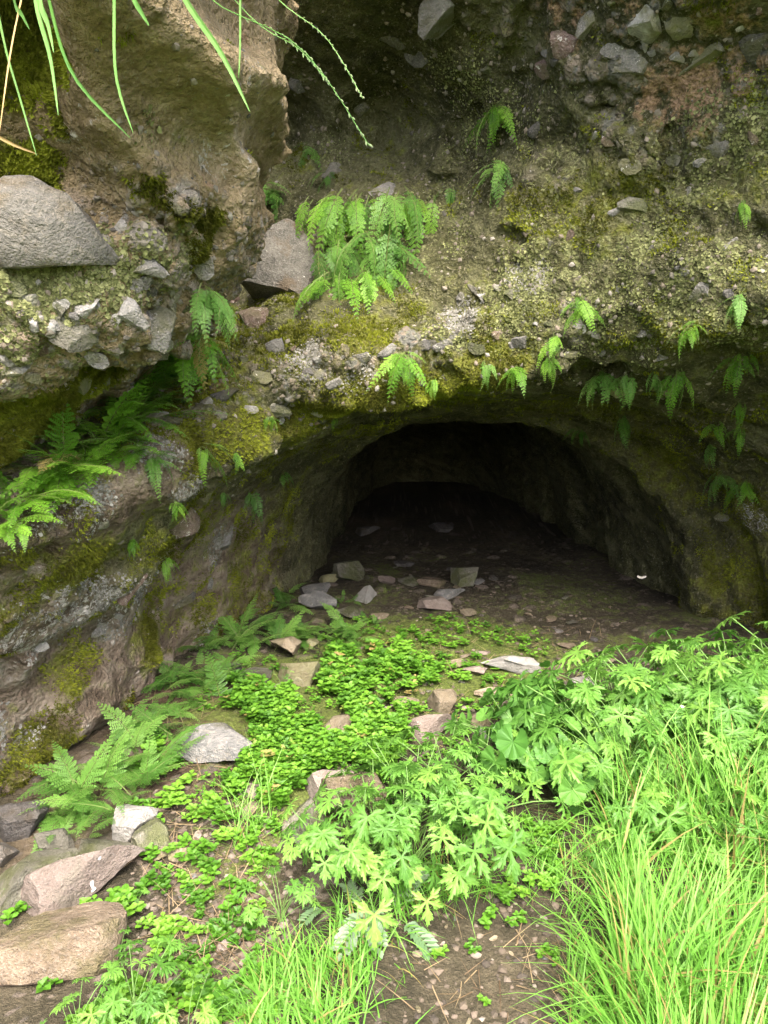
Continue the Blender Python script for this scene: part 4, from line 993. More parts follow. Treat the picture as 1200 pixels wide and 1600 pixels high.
FERNS = [
 # px, py, frond length px, fronds, label, tone
 (785, 165, 78, 7, 'bright fern alone high on the dark rock above the cave', 'light'),
 (782, 262, 72, 5, 'shaded fern below the bright lone fern high on the rock', 'deep'),
 (482, 228, 62, 5, 'small fern highest in the recess right of the boulder', 'deep'),
 (515, 275, 42, 3, 'tiny fern sprig just under the highest fern of the recess', 'deep'),
 (418, 292, 82, 8, 'dark fern hanging behind the edge of the boulder', 'deep'),
 (515, 325, 110, 8, 'hanging fern, leftmost of the row in the big green cluster', 'light'),
 (555, 318, 130, 9, 'long hanging fern in the big cluster, second from left', 'light'),
 (605, 315, 125, 8, 'hanging fern in the middle of the big cluster', 'deep'),
 (655, 318, 110, 7, 'hanging fern in the big cluster, second from right', 'light'),
 (695, 300, 80, 6, 'hanging fern, rightmost of the big cluster', 'deep'),
 (585, 370, 110, 8, 'fern in the lower row of the big cluster, right one', 'deep'),
 (535, 380, 110, 8, 'fern in the lower row of the big cluster, left one', 'deep'),
 (520, 440, 90, 8, 'bright fern at the foot of the big cluster beside the wedged block', 'light'),
 (570, 432, 90, 8, 'bright fern at the foot of the big cluster, on the ledge', 'light'),
 (605, 420, 70, 6, 'fern at the right foot of the big cluster', 'light'),
 (912, 472, 68, 7, 'lone fern above the right half of the lip', 'light'),
 (1082, 508, 58, 5, 'fern on the moss of the right lip below the grey stone', 'light'),
 (1165, 458, 66, 6, 'fern at the right edge above the lip', 'deep'),
 (1162, 312, 38, 3, 'tiny fern high at the right edge of the picture', 'light'),
 (866, 522, 40, 4, 'small fern directly below the lone fern of the lip', 'light'),
 (625, 560, 78, 7, 'fern growing from the middle of the mossy lip under the ledge', 'light'),
 (680, 590, 40, 3, 'small fern sprig right of the fern in the middle of the lip', 'light'),
 (760, 568, 50, 5, 'fern under the lip where the moss ends, left of three', 'deep'),
 (802, 572, 64, 6, 'fern hanging into the dark opening, middle of three', 'light'),
 (858, 556, 58, 6, 'fern under the lip, right of three at the opening', 'light'),
 (940, 582, 56, 6, 'shaded fern under the lip right of the opening, leftmost of four', 'deep'),
 (985, 580, 54, 6, 'shaded fern under the lip right of the opening, second of four', 'deep'),
 (1022, 577, 60, 6, 'shaded fern under the lip right of the opening, third of four', 'deep'),
 (1062, 574, 56, 6, 'shaded fern under the lip right of the opening, rightmost of four', 'light'),
 (1160, 552, 70, 6, 'long fern at the right edge just under the lip', 'light'),
 (1158, 622, 46, 4, 'small fern at the right edge below the long one', 'light'),
 (1122, 658, 40, 3, 'small fern on the right wall, left of a pair', 'light'),
 (1155, 668, 40, 3, 'small fern on the right wall, right of a pair', 'light'),
 (1112, 690, 36, 3, 'tiny fern on the right wall under the pair', 'deep'),
 (1128, 735, 50, 5, 'dark fern low on the right wall, left one', 'deep'),
 (1165, 748, 44, 5, 'bright leafy fern low on the right wall, right one', 'light'),
 (975, 640, 54, 5, 'dim fern on the ceiling right of the opening', 'deep'),
 (905, 668, 44, 4, 'dim small fern deeper on the cave ceiling', 'deep'),
 (312, 450, 85, 9, 'dark fern filling the crack below the wedged block', 'deep'),
 (345, 462, 60, 6, 'fern at the right side of the crack below the boulder', 'deep'),
 (300, 520, 95, 9, 'fern in the crack, half way down to the lit ledge', 'light'),
 (290, 575, 80, 8, 'fern on the ledge right of the large bright clump', 'light'),
 (232, 718, 62, 7, 'fern below the ledge on the left wall, left of two', 'deep'),
 (312, 702, 58, 6, 'fern below the ledge on the left wall, right of two', 'light'),
 (365, 706, 40, 4, 'small fern under the mossy lip near its left end', 'light'),
 (272, 780, 40, 4, 'small fern over the red slab in the left wall', 'light'),
 (388, 762, 44, 4, 'small dim fern on the left wall near the cave entrance', 'deep'),
 (440, 735, 34, 3, 'tiny fern at the left inner edge of the cave arch', 'deep'),
 (418, 648, 30, 3, 'tiny fern under the lip near the dark mossy stone', 'light'),
 (522, 650, 28, 3, 'tiny fern under the mossy lip, centre left', 'light'),
 (875, 790, 0, 0, '', ''),
 (205, 838, 30, 3, 'tiny fern on the left wall beside the red slab', 'light'),
 (345, 765, 30, 3, 'tiny fern on the left wall between two small ferns', 'deep'),
 (250, 872, 34, 3, 'tiny fern under the red slab in the left wall', 'light'),
]
for (px, py, l_, n_, lab, tone) in FERNS:
    big = 'cluster' in lab
    if n_: fern(px, py, l_ * (random.uniform(0.85, 1.5) if n_ < 7 else 1.2), n_ + (random.randint(1, 5) if n_ < 7 else 6), lab, tone, bias=(0, -0.25, -0.55) if big else (0, 0, 0), jit=0.22 if big else 0.10)
# the bright ferns on the ledge under the boulder
for (px, py, l_, n_, lab) in [
   (262, 585, 120, 13, 'bright fern at the top of the large clump under the boulder'),
   (232, 622, 140, 15, 'large bright fern in the upper middle of the clump under the boulder'),
   (192, 660, 145, 16, 'large bright fern in the middle of the clump under the boulder'),
   (150, 700, 140, 15, 'bright fern left of the middle of the clump under the boulder'),
   (100, 735, 140, 14, 'bright fern low in the clump under the boulder'),
   (45, 775, 130, 14, 'bright fern near the left edge in the clump under the boulder'),
   (5, 815, 120, 10, 'bright fern at the left edge, lowest of the clump'),
   (205, 700, 90, 9, 'bright fern hanging over the ledge edge at the right of the clump')]:
    fern(px, py, l_ * 1.08, int(n_ * 1.8), lab, 'light', 'arch', 'c', bias=(0.2, -0.9, 0.15), jit=0.25)
# ferns growing up from the ground
for (px, py, l_, n_, lab) in [
   (165, 1245, 150, 15, 'large lacy fern at the foot of the left wall, lowest one'),
   (215, 1185, 140, 13, 'lacy fern at the foot of the left wall, second from below'),
   (115, 1290, 90, 9, 'lacy fern at the foot of the left wall beside the slabs'),
   (250, 1140, 110, 10, 'lacy fern against the left wall, above the large lacy one'),
   (245, 1075, 70, 7, 'thin upright fern against the left wall'),
   (315, 1075, 130, 14, 'broad fern in front of the left wall, left end of the green bank'),
   (345, 1010, 110, 13, 'fern of the green bank next to the broad one'),
   (400, 1000, 100, 12, 'fern in the middle of the green bank'),
   (425, 945, 75, 12, 'tall fern against the wall at the cave entrance'),
   (460, 1000, 80, 12, 'fern of the green bank beside the brown and pale stone'),
   (515, 995, 72, 12, 'fern of the green bank below the stone pile'),
   (550, 1000, 62, 10, 'fern at the right end of the green bank'),
   (540, 940, 36, 6, 'small fern growing between the stones of the pile'),
   (580, 975, 40, 7, 'small fern right of the stone pile')]:
    fern(px, py, l_ * 0.78, int(n_ * 2.6), lab, 'deep', 'arch', 'cg', bias=(0, -0.2, 0.25), jit=0.5)

# ------------------------------------------------------------------ leafy plants
def palmate_leaf(seed, mats, petiole=1.0, rad=0.36, lobes=5, tilt=25, bend=0.35):
    rng = random.Random(seed); mb = MB()
    pth = [np.array([0, bend * t * t * petiole, petiole * t * (1 - 0.12 * t)]) for t in (0, 0.25, 0.5, 0.75, 1.0)]
    mb.rod(pth, [0.012, 0.011, 0.010, 0.008, 0.007], 1)
    top = pth[-1]; ct, st_ = math.cos(R(tilt)), math.sin(R(tilt))
    def place(u, v, w):              # leaf plane: u sideways, v outwards, w up
        return top + np.array([u, v * ct + w * st_, -v * st_ + w * ct])
    prof = [(0.0, 0.35), (0.3, 0.8), (0.48, 1.0), (0.54, 0.55), (0.74, 0.66), (0.78, 0.32), (1.0, 0.0)]
    def lobe(bx, by, ang, L, W, z0, dr):
        dx, dy = math.sin(ang), math.cos(ang); sx, sy = dy, -dx
        for s_ in (-1, 1):
            mid = []; edge = []
            for (t, w) in prof:
                zz = z0 - dr * L * t * t
                mid.append(place(bx + dx * t * L, by + dy * t * L, zz))
                t2 = t + (0.10 if w in (1.0, 0.66) else 0)
                edge.append(place(bx + dx * t2 * L + s_ * sx * w * W, by + dy * t2 * L + s_ * sy * w * W, zz + w * W * rng.uniform(0.2, 0.5)))
            for k in range(len(prof) - 1):
                if k < len(prof) - 2: q = [mid[k], edge[k], edge[k + 1], mid[k + 1]]
                else: q = [mid[k], edge[k], mid[k + 1]]
                mb.face(q if s_ > 0 else q[::-1])
    for a in np.linspace(-128, 128, lobes):
        L = rad * (1.0 - 0.30 * abs(a) / 128) * rng.uniform(0.88, 1.1); ar = R(a + rng.uniform(-6, 6))
        dx, dy = math.sin(ar), math.cos(ar); dr = rng.uniform(0.15, 0.55)
        sx, sy = dy, -dx
        w0, w1 = 0.03 * L, 0.10 * L
        b1 = 0.42 * L
        for s_ in (-1, 1):
            q = [place(0, 0, 0), place(s_ * sx * w0, s_ * sy * w0, 0), place(dx * b1 + s_ * sx * w1, dy * b1 + s_ * sy * w1, 0.03 * L), place(dx * b1, dy * b1, 0)]
            mb.face(q if s_ > 0 else q[::-1])
        lobe(dx * b1 * 0.9, dy * b1 * 0.9, ar, L * 0.62, L * 0.12, 0, dr)
        for s_ in (-1, 1):
            lobe(dx * b1 * 0.72, dy * b1 * 0.72, ar + s_ * R(rng.uniform(26, 36)), L * rng.uniform(0.42, 0.54), L * 0.10, 0, dr)
    return mb.mesh('leaf', mats, True)
def round_leaf(seed, mats, petiole=1.0, rad=0.30, tilt=25, bend=0.3):
    rng = random.Random(seed); mb = MB()
    pth = [np.array([0, bend * t * t * petiole, petiole * t]) for t in (0, 0.33, 0.66, 1.0)]
    mb.rod(pth, [0.012, 0.011, 0.010, 0.009], 1)
    top = pth[-1]; ct, st_ = math.cos(R(tilt)), math.sin(R(tilt))
    def place(u, v, w): return top + np.array([u, v * ct + w * st_, -v * st_ + w * ct])
    n = 45; rings = (0.0, 0.5, 0.85, 1.0); V = []
    for r_ in rings[1:]:
        row = []
        for k in range(n):
            t = k / (n - 1); a = R(-160 + 320 * t); lob = math.sin(t * PI * 8)
            edge = 1 + 0.10 * abs(lob) ** 0.7 + (0.04 * (k % 2) if r_ == 1.0 else 0)
            rr = rad * r_ * (edge if r_ > 0.6 else 1)
            zz = rad * (0.10 * abs(lob) * r_ + 0.14 * r_ * r_ * rng.uniform(0.9, 1.1)) - 0.12 * rad * r_ * math.cos(a) * r_
            row.append(place(rr * math.sin(a), rr * math.cos(a), zz))
        V.append(row)
    for k in range(n - 1):
        mb.face([top, V[0][k + 1], V[0][k]])
        for q in range(2): mb.face([V[q][k], V[q][k + 1], V[q + 1][k + 1], V[q + 1][k]])
    return mb.mesh('leaf', mats, True)
def pinnate_leaf(seed, mats, pairs=8):
    rng = random.Random(seed); mb = MB()
    def c(t): return np.array([0, t * 0.9, 0.35 * math.sin(t * 2.2) * 0.8])
    mb.rod([c(t) for t in (0, 0.25, 0.5, 0.75, 1)], [0.014, 0.012, 0.01, 0.008, 0.004], 1)
    for k in range(pairs + 1):
        t = 0.25 + 0.73 * k / pairs; L = 0.22 * (0.55 + 0.9 * t) * (1 if k < pairs else 1.1) * (1 - 0.35 * max(0, t - 0.7) / 0.3)
        for s_ in ((-1, 1) if k < pairs else (0,)):
            ang = R(62 - 12 * t) if s_ else 0
            ax = np.array([s_ * math.sin(ang), math.cos(ang), 0.22]); sd_ = np.array([math.cos(ang), -s_ * math.sin(ang), 0])
            b0 = c(t); L2 = L * rng.uniform(0.9, 1.1)
            for e_ in (-1, 1):
                pr = [(0, 0.02), (0.2, 0.16), (0.27, 0.12), (0.45, 0.24), (0.5, 0.18), (0.7, 0.22), (0.75, 0.14), (1.0, 0.0)]
                pts_ = [b0 + ax * u * L2 + sd_ * e_ * w * L2 + np.array([0, 0, w * 0.35 * L2]) for u, w in pr]
                md = [b0 + ax * u * L2 for u, w in pr]
                for q in range(len(pr) - 1):
                    mb.face([md[q], pts_[q], pts_[q + 1], md[q + 1]] if e_ > 0 else [md[q], md[q + 1], pts_[q + 1], pts_[q]]) if q < len(pr) - 2 else mb.face([md[q], pts_[q], md[q + 1]] if e_ > 0 else [md[q], md[q + 1], pts_[q]])
    return mb.mesh('leaf', mats, True)
PALM = [palmate_leaf(s, [M_LEAF, M_STEM], 1.0, 0.23 + 0.04 * (s % 3), 5 + 2 * (s % 2), (8, 22, 38, 52, 30, 15)[s % 6], (0.25, 0.45, 0.7, 0.35, 0.55, 0.15)[s % 6]) for s in range(8)]
ROUND = [round_leaf(s, [M_ROUND, M_STEM], 1.0, 0.145 + 0.03 * (s % 3), (15, 35, 55)[s % 3], (0.3, 0.5, 0.8)[s % 3]) for s in range(6)]
PINN = [pinnate_leaf(s, [M_SILVER, M_STEM]) for s in range(3)]
def leafy(px, py, hpx, n, label, kind, name, cat, group=None, spread=0.5):
    h = hit(px, py, 'g')
    if h is None: return None
    p = h[0]; S = hpx * depth_of(p) / FPX
    root = link(name, None, label=label, category=cat)
    if group: root['group'] = group
    root.location = p
    rng = random.Random(px * 13 + py * 7)
    n = int(n * (2.1 if kind is not PINN else 1))
    for k in range(n):
        o = link('leaf', rng.choice(kind), root)
        s_ = S * rng.uniform(0.55, 1.08)
        o.scale = (s_, s_, s_)
        a = 2 * PI * (k * 0.382 + rng.random() * 0.2)
        tl = rng.uniform(0.0, spread)
        o.rotation_euler = (Matrix.Rotation(a, 3, 'Z') @ Matrix.Rotation(-tl, 3, 'X')).to_euler()
        o.location = (rng.uniform(-0.06, 0.06) * S, rng.uniform(-0.06, 0.06) * S, 0)
    return root
def in_poly(pts_, n, seed, mind=0.0):
    rng = random.Random(seed); P = np.array(pts_, float); out = []
    tries = 0
    while len(out) < n and tries < 40000:
        tries += 1
        q = (rng.uniform(P[:, 0].min(), P[:, 0].max()), rng.uniform(P[:, 1].min(), P[:, 1].max()))
        if poly_sdf(np.array([q]), P)[0] > 0: continue
        if mind and any((q[0] - o[0]) ** 2 + (q[1] - o[1]) ** 2 < mind * mind for o in out): continue
        out.append(q)
    return out
CUT = 'leafy plant with deeply cut leaves'
for (px, py, h_, n_, lab) in [
   (560, 1375, 140, 11, CUT + ' at the left front of the middle clump'),
   (640, 1370, 160, 13, CUT + ' at the front of the middle clump'),
   (645, 1310, 150, 13, CUT + ' in the centre of the middle clump'),
   (705, 1320, 150, 14, CUT + ' at the right of the middle clump'),
   (750, 1300, 130, 12, CUT + ', last on the right of the middle clump'),
   (695, 1250, 120, 12, CUT + ' in the middle clump, just below the pink stone'),
   (750, 1245, 110, 10, CUT + ' in the back right corner of the middle clump'),
   (510, 1370, 130, 9, CUT + ' beside the mossy brown boulder'),
   (590, 1340, 140, 10, CUT + ' in front of the mossy brown boulder'),
   (440, 1440, 90, 8, CUT + ', small dark one left of the middle clump'),
   (210, 1625, 140, 10, CUT + ' at the bottom edge left of centre'),
   (120, 1640, 120, 8, CUT + ' at the bottom edge, lower left corner'),
   (290, 1640, 110, 8, CUT + ' at the bottom edge, right of the lower left ones'),
   (185, 1520, 60, 6, CUT + ', small one on the long brown boulder'),
   (210, 1420, 36, 4, CUT + ', tiny one under the pinkish slab'),
   (440, 1075, 36, 4, CUT + ', tiny dark one by the pale yellowish stone')]:
    leafy(px, py, h_, n_, lab, PALM, 'cut_leaved_plant', 'plant')
ORD = ['leftmost', 'second from left', 'third from left', 'fourth from left', 'fifth from left', 'sixth from left', 'seventh from left', 'eighth from left']
for row, y0, y1, xs_, hh in (('back', 1135, 1115, (960, 1005, 1050, 1095, 1140, 1190, 1250), 135), ('middle', 1190, 1165, (915, 965, 1020, 1075, 1125, 1180, 1240), 150), ('front', 1250, 1230, (920, 975, 1035, 1095, 1160, 1220), 140)):
    for k, px in enumerate(xs_):
        leafy(px + random.uniform(-10, 10), y0 + (y1 - y0) * k / len(xs_) + random.uniform(-10, 10), hh * random.uniform(0.85, 1.15), 11,
              'tall plant with cut leaves, %s in the %s row of the right-hand bank' % (ORD[k], row), PALM, 'cut_leaved_plant', 'plant', 'leafy plants of the right-hand bank', 0.45)
for k, (px, py) in enumerate(((985, 1340), (1060, 1320), (1130, 1345), (1200, 1330), (1000, 1450), (1100, 1430), (1185, 1470))):
    leafy(px, py, random.uniform(100, 130), 6, 'leafy plant standing in the tall grass, %s in its %s row' % (ORD[k if k < 4 else k - 4], 'upper' if k < 4 else 'lower'), PALM, 'cut_leaved_plant', 'plant', 'leafy plants in the right-hand grass', 0.5)
for k, (px, py) in enumerate(((800, 1180), (825, 1155), (850, 1180), (880, 1150), (905, 1175), (815, 1225), (845, 1215), (870, 1240), (895, 1220), (915, 1250))):
    leafy(px, py, random.uniform(75, 105), 13, 'dark round-leaved plant beside the path, %s in the %s row' % (ORD[k % 5], 'back' if k < 5 else 'front'), ROUND, 'round_leaved_plant', 'plant', 'round-leaved plants beside the path', 0.65)
for (px, py, h_, n_, lab) in [(505, 1420, 85, 6, 'silvery feather-leaved plant in the grass, left of the middle pair'), (565, 1430, 90, 7, 'silvery feather-leaved plant in the grass below the middle clump'), (625, 1430, 90, 7, 'silvery feather-leaved plant in the grass, right of the middle pair'),
        (1090, 1570, 130, 6, 'silvery feather-leaved plant in the grass at the lower right'), (1180, 1630, 130, 5, 'silvery feather-leaved plant in the lower right corner'), (1060, 1500, 100, 4, 'small silvery feather-leaved plant in the lower right grass')]:
    leafy(px, py, h_, n_, lab, PINN, 'silverweed_plant', 'plant', None, 0.8)

# flowers, moth
def flower(px, py, Y, r, mat, label, n=5):
    p = Vector(at_y(px, py, Y)); gzv = gz(p.x, p.y)
    root = link('flower', None, label=label, category='flower'); root.location = (p.x, p.y, gzv)
    hgt = p.z - gzv
    mb = MB(); mb.rod([np.array([0.03 * (1 - t) * 0, 0.02 * math.sin(t * 2), hgt * t]) for t in (0, 0.33, 0.66, 1)], 0.0016); link('stem', mb.mesh('stem', [M_STEM]), root)
    top = Vector((0, 0.02 * math.sin(2), hgt))
    for k in range(n):
        mb = MB(); ring = []
        for q in range(9):
            a = PI * q / 8; ring.append((r * 0.46 * math.cos(a), r * (0.45 + 0.5 * math.sin(a)), r * (0.25 + 0.12 * math.sin(a))))
        mb.face([(0, 0, 0)] + ring[::-1]); o = link('petal', mb.mesh('petal', [mat]), root)
        o.location = top; o.rotation_euler = (R(14), 0, 2 * PI * k / n)
    mb = MB(); ring = [(0.3 * r * math.cos(a), 0.3 * r * math.sin(a), 0.14 * r) for a in np.linspace(0, 2 * PI, 9)[:-1]]
    for q in range(8): mb.face([(0, 0, 0.3 * r), ring[q], ring[(q + 1) % 8]])
    o = link('flower_centre', mb.mesh('flower_centre', [M_PETAL]), root); o.location = top
flower(1001, 1122, 2.30, 0.017, M_PETAL, 'yellow buttercup flower among the leaves of the right-hand bank')
flower(1070, 1112, 2.25, 0.015, M_PALE, 'pale pinkish flower head above the leaves right of the buttercup')
flower(1198, 1418, 1.7, 0.016, M_PALE, 'pale flower at the right edge above the grass')
M_MOTH, _nt, _b, _o = new_mat('moth_white'); _b.inputs['Base Color'].default_value = (0.16, 0.15, 0.135, 1)
mp = Vector(at_y(1003, 903, 3.0))
moth = link('moth', None, label='small white moth flying in front of the dark right cave wall', category='moth'); moth.location = mp
mb = MB(); mb.rod([(-0.0, 0, -0.008), (0, 0, 0.0), (0, 0, 0.008)], [0.001, 0.0022, 0.001]); link('body', mb.mesh('body', [M_MOTH]), moth)
for s_ in (-1, 1):
    mb = MB(); mb.face([(0, 0, 0.005), (s_ * 0.018, 0.004, 0.010), (s_ * 0.021, 0.004, 0.003), (s_ * 0.010, 0.002, -0.003), (0, 0, -0.003)]); link('wing', mb.mesh('wing', [M_MOTH]), moth)

# ------------------------------------------------------------------ chickweed
def oval(mb, o, d, nrm, L, w):
    s_ = np.cross(nrm, d); s_ /= (np.linalg.norm(s_) + 1e-9)
    mb.face([o, o + d * L * 0.45 + s_ * w + nrm * w * 0.35, o + d * L * 0.8 + s_ * w * 0.6 + nrm * w * 0.2, o + d * L, o + d * L * 0.5 - nrm * 0.05 * L])
    mb.face([o, o + d * L * 0.5 - nrm * 0.05 * L, o + d * L, o + d * L * 0.8 - s_ * w * 0.6 + nrm * w * 0.2, o + d * L * 0.45 - s_ * w + nrm * w * 0.35])
def sprig_into(mb, o, S, rng, n=3):
    """short stem with crossed pairs of oval leaves and a rosette on top"""
    lean = np.array([rng.uniform(-0.5, 0.5), rng.uniform(-0.5, 0.5), 1.0]); lean /= np.linalg.norm(lean)
    a0 = rng.random() * 6.28
    for k in range(n):
        b0 = o + lean * S * (0.3 + 0.6 * (k + 1) / n)
        for s_ in (0, PI):
            a = a0 + k * 1.57 + s_ + rng.uniform(-0.3, 0.3)
            el = rng.uniform(-0.1, 0.35) + 0.10 * k
            d = np.array([math.cos(a) * math.cos(el), math.sin(a) * math.cos(el), math.sin(el)])
            nrm = np.array([0, 0, 1.0]) - d * d[2]; nrm /= np.linalg.norm(nrm)
            L = S * rng.uniform(0.55, 0.85) * (1 - 0.12 * k)
            oval(mb, b0, d, nrm, L, L * 0.42)
def stuff_mesh(name, mb, mat, per):
    me = mb.mesh(name, [mat], False)
    at = me.attributes.new('rnd', 'FLOAT', 'POINT')
    r_ = np.repeat(RNG.random(len(mb.v) // per + 1), per)[:len(mb.v)]
    at.data.foreach_set('value', r_.astype(np.float32)); return me
def on_stone(px, py):
    return any(((px - g[0]) / (g[2] * 0.5)) ** 2 + ((py - g[1] + 0.1 * g[3]) / (g[3] * 0.55)) ** 2 < 1 for g in GS)
rng = random.Random(3)
mb = MB()
carpet = [([(370, 1050), (470, 1075), (520, 1020), (640, 1020), (620, 1110), (650, 1160), (600, 1220), (510, 1210), (450, 1275), (360, 1250), (335, 1170), (390, 1130), (330, 1090)], 5200, 15),
          ([(600, 1030), (720, 1060), (640, 1130), (590, 1130)], 500, 13), ([(560, 1140), (640, 1150), (600, 1230), (480, 1230), (470, 1190)], 600, 14)]
for poly_, n, spx in carpet:
    for (px, py) in in_poly(poly_, n, 17 + n):
        if on_stone(px, py): continue
        p = hit(px, py, 'g')[0]
        inn = -poly_sdf(np.array([[px, py]]), np.array(poly_, float))[0]
        if vnoise(np.array([[p.x * 9, p.y * 9, 3.3]]))[0] + 0.35 * min(inn / 40, 1) < 0.62: continue
        S = spx * depth_of(p) / FPX * rng.choice([0.45, 0.6, 0.8, 1.0, 1.25])
        sprig_into(mb, np.array(p) + np.array([0, 0, 0.035 * rng.random()]), S, rng, 3)
for (px, py) in in_poly([(330, 1030), (560, 970), (700, 965), (860, 1000), (850, 1090), (700, 1180), (600, 1260), (430, 1310), (300, 1270), (300, 1130)], 2600, 77):
    if on_stone(px, py): continue
    p = hit(px, py, 'g')[0]
    if vnoise(np.array([[p.x * 7, p.y * 7, 8.3]]))[0] < 0.47: continue
    S = rng.choice([4, 5, 7, 9, 11]) * depth_of(p) / FPX
    sprig_into(mb, np.array(p), S, rng, rng.choice([1, 2, 3]))
link('chickweed_carpet', stuff_mesh('chickweed_carpet', mb, M_CHICK, 60), kind='stuff', label='bright green carpet of small round-leaved chickweed between the stones', category='chickweed')
SPR = []
for k in range(7):
    r2 = random.Random(40 + k); mb = MB()
    for q in range(4 + k % 4):
        sprig_into(mb, np.array([r2.uniform(-1.0, 1.0), r2.uniform(-1.0, 1.0), 0]), 1.0, r2, 3)
    SPR.append(mb.mesh('chickweed_sprig', [M_CHICKO]))
for poly_, n, spx, lab, grp in (
   ([(230, 1230), (420, 1280), (420, 1500), (300, 1560), (230, 1500)], 46, 16, 'loose chickweed sprig on the gravelly soil lower left', 'chickweed sprigs lower left'),
   ([(0, 1430), (80, 1390), (110, 1440), (230, 1400), (240, 1440), (60, 1560)], 22, 18, 'chickweed sprig growing between the slabs lower left', 'chickweed sprigs between the slabs'),
   ([(20, 1410), (80, 1350), (90, 1360), (40, 1430)], 8, 15, 'chickweed sprig growing on the broad grey slab', 'chickweed sprigs on the grey slab'),
   ([(120, 1560), (420, 1540), (420, 1600), (60, 1620)], 24, 22, 'chickweed sprig near the bottom edge of the picture', 'chickweed sprigs at the bottom edge'),
   ([(620, 980), (720, 1000), (800, 1080), (620, 1060)], 24, 9, 'tiny chickweed sprig on the damp soil inside the cave mouth', 'chickweed sprigs in the cave mouth'),
   ([(770, 1290), (880, 1300), (860, 1400), (790, 1420)], 18, 16, 'small round-leaved sprig at the head of the path', 'sprigs at the head of the path'),
   ([(660, 1430), (860, 1430), (860, 1560), (660, 1590)], 6, 14, 'small sprig on the bare earth path', 'sprigs on the path'),
   ([(230, 1150), (300, 1130), (280, 1290), (200, 1290)], 10, 14, 'chickweed sprig between the lacy fern and the grey block', 'chickweed sprigs by the grey block')):
    for (px, py) in in_poly(poly_, n, int(px) + n, 14):
        p = hit(px, py, 'g')[0]; S = spx * depth_of(p) / FPX * random.uniform(0.7, 1.3)
        o = link('chickweed_sprig', random.choice(SPR), label=lab, category='chickweed', group=grp)
        o.location = p; o.scale = (S, S, S); o.rotation_euler = (0, 0, random.uniform(0, 6.28))

# ------------------------------------------------------------------ grass
def blade_arrays(P, L, W, A, lean, curl, nseg=5):
    """vectorised grass blades -> verts, quads"""
    n = len(P); V = np.zeros((n, nseg + 1, 2, 3), np.float32)
    dx, dy = np.cos(A), np.sin(A)
    for k in range(nseg + 1):
        t = k / nseg
        ang = lean + curl * t
        # integrate the bending direction approximately
        hor = L * (np.sin(lean) * t + curl * np.cos(lean) * t * t / 2)
        ver = L * (np.cos(lean) * t - curl * np.sin(lean) * t * t / 2 - curl * curl * np.cos(lean) * t ** 3 / 6)
        w = W * (1 - t ** 1.6) * 0.5 + 0.0002
        tw = A + PI / 2 + 0.5 * t
        c = np.stack([P[:, 0] + dx * hor, P[:, 1] + dy * hor, P[:, 2] + ver], 1)
        s_ = np.stack([np.cos(tw) * w, np.sin(tw) * w, 0.15 * w], 1)
        V[:, k, 0] = c - s_; V[:, k, 1] = c + s_
    b0 = (np.arange(n) * (nseg + 1) * 2)[:, None]
    F = np.concatenate([np.stack([b0[:, 0] + 2 * k, b0[:, 0] + 2 * k + 1, b0[:, 0] + 2 * k + 3, b0[:, 0] + 2 * k + 2], 1) for k in range(nseg)])
    return V.reshape(-1, 3), F
def grass_patch(zones, seed):
    r_ = np.random.default_rng(seed); Vs, Fs, Rs, off = [], [], [], 0
    for poly_, n, lmin, lmax, wid, lean, az in zones:
        pts_ = in_poly_fast(poly_, n, r_)
        P = np.array([hit(px, py, 'g')[0][:] for px, py in pts_])
        P[:, 2] -= 0.005
        cl = vnoise(np.stack([P[:, 0] * 5, P[:, 1] * 5, P[:, 0] * 0], 1))
        keep = cl > 0.22; P = P[keep]; cl = cl[keep]; m = len(P)
        L = r_.uniform(lmin, lmax, m) * (0.6 + 0.7 * cl)
        A = r_.normal(0, 1.3, m) + az + 2.0 * vnoise(np.stack([P[:, 0] * 3, P[:, 1] * 3, P[:, 0] * 0 + 9], 1))
        V, F = blade_arrays(P, L, wid * r_.uniform(0.35, 1.5, m), A, np.abs(r_.normal(0, lean, m)) + 0.05, np.abs(r_.normal(0.9, 0.6, m)))
        Vs.append(V); Fs.append(F + off); off += len(V); Rs.append(np.repeat(np.where(r_.random(m) < 0.09, 1.0, np.clip(0.45 * r_.random(m) + 0.5 * cl, 0, 0.9)), 12))
    return np.concatenate(Vs), np.concatenate(Fs), np.concatenate(Rs)
def in_poly_fast(poly_, n, r_):
    P = np.array(poly_, float); out = np.zeros((0, 2))
    while len(out) < n:
        q = np.stack([r_.uniform(P[:, 0].min(), P[:, 0].max(), n), r_.uniform(P[:, 1].min(), P[:, 1].max(), n)], 1)
        out = np.concatenate([out, q[poly_sdf(q, P) < 0]])
    return out[:n]
V, F, r1 = grass_patch([
   ([(950, 1300), (980, 1190), (1100, 1150), (1450, 1150), (1500, 1900), (980, 1900), (965, 1600), (955, 1450)], 9500, 0.13, 0.40, 0.0078, 0.42, 0.6),
   ([(880, 1340), (950, 1280), (970, 1500), (960, 1700), (890, 1700)], 500, 0.05, 0.14, 0.0042, 0.4, 0.0)], 4)
link('grass', mesh_from_np('grass', V, F, [M_GRASS], True, {'rnd': r1}), kind='stuff', label='tall bright green grass right of the earth path', category='grass')
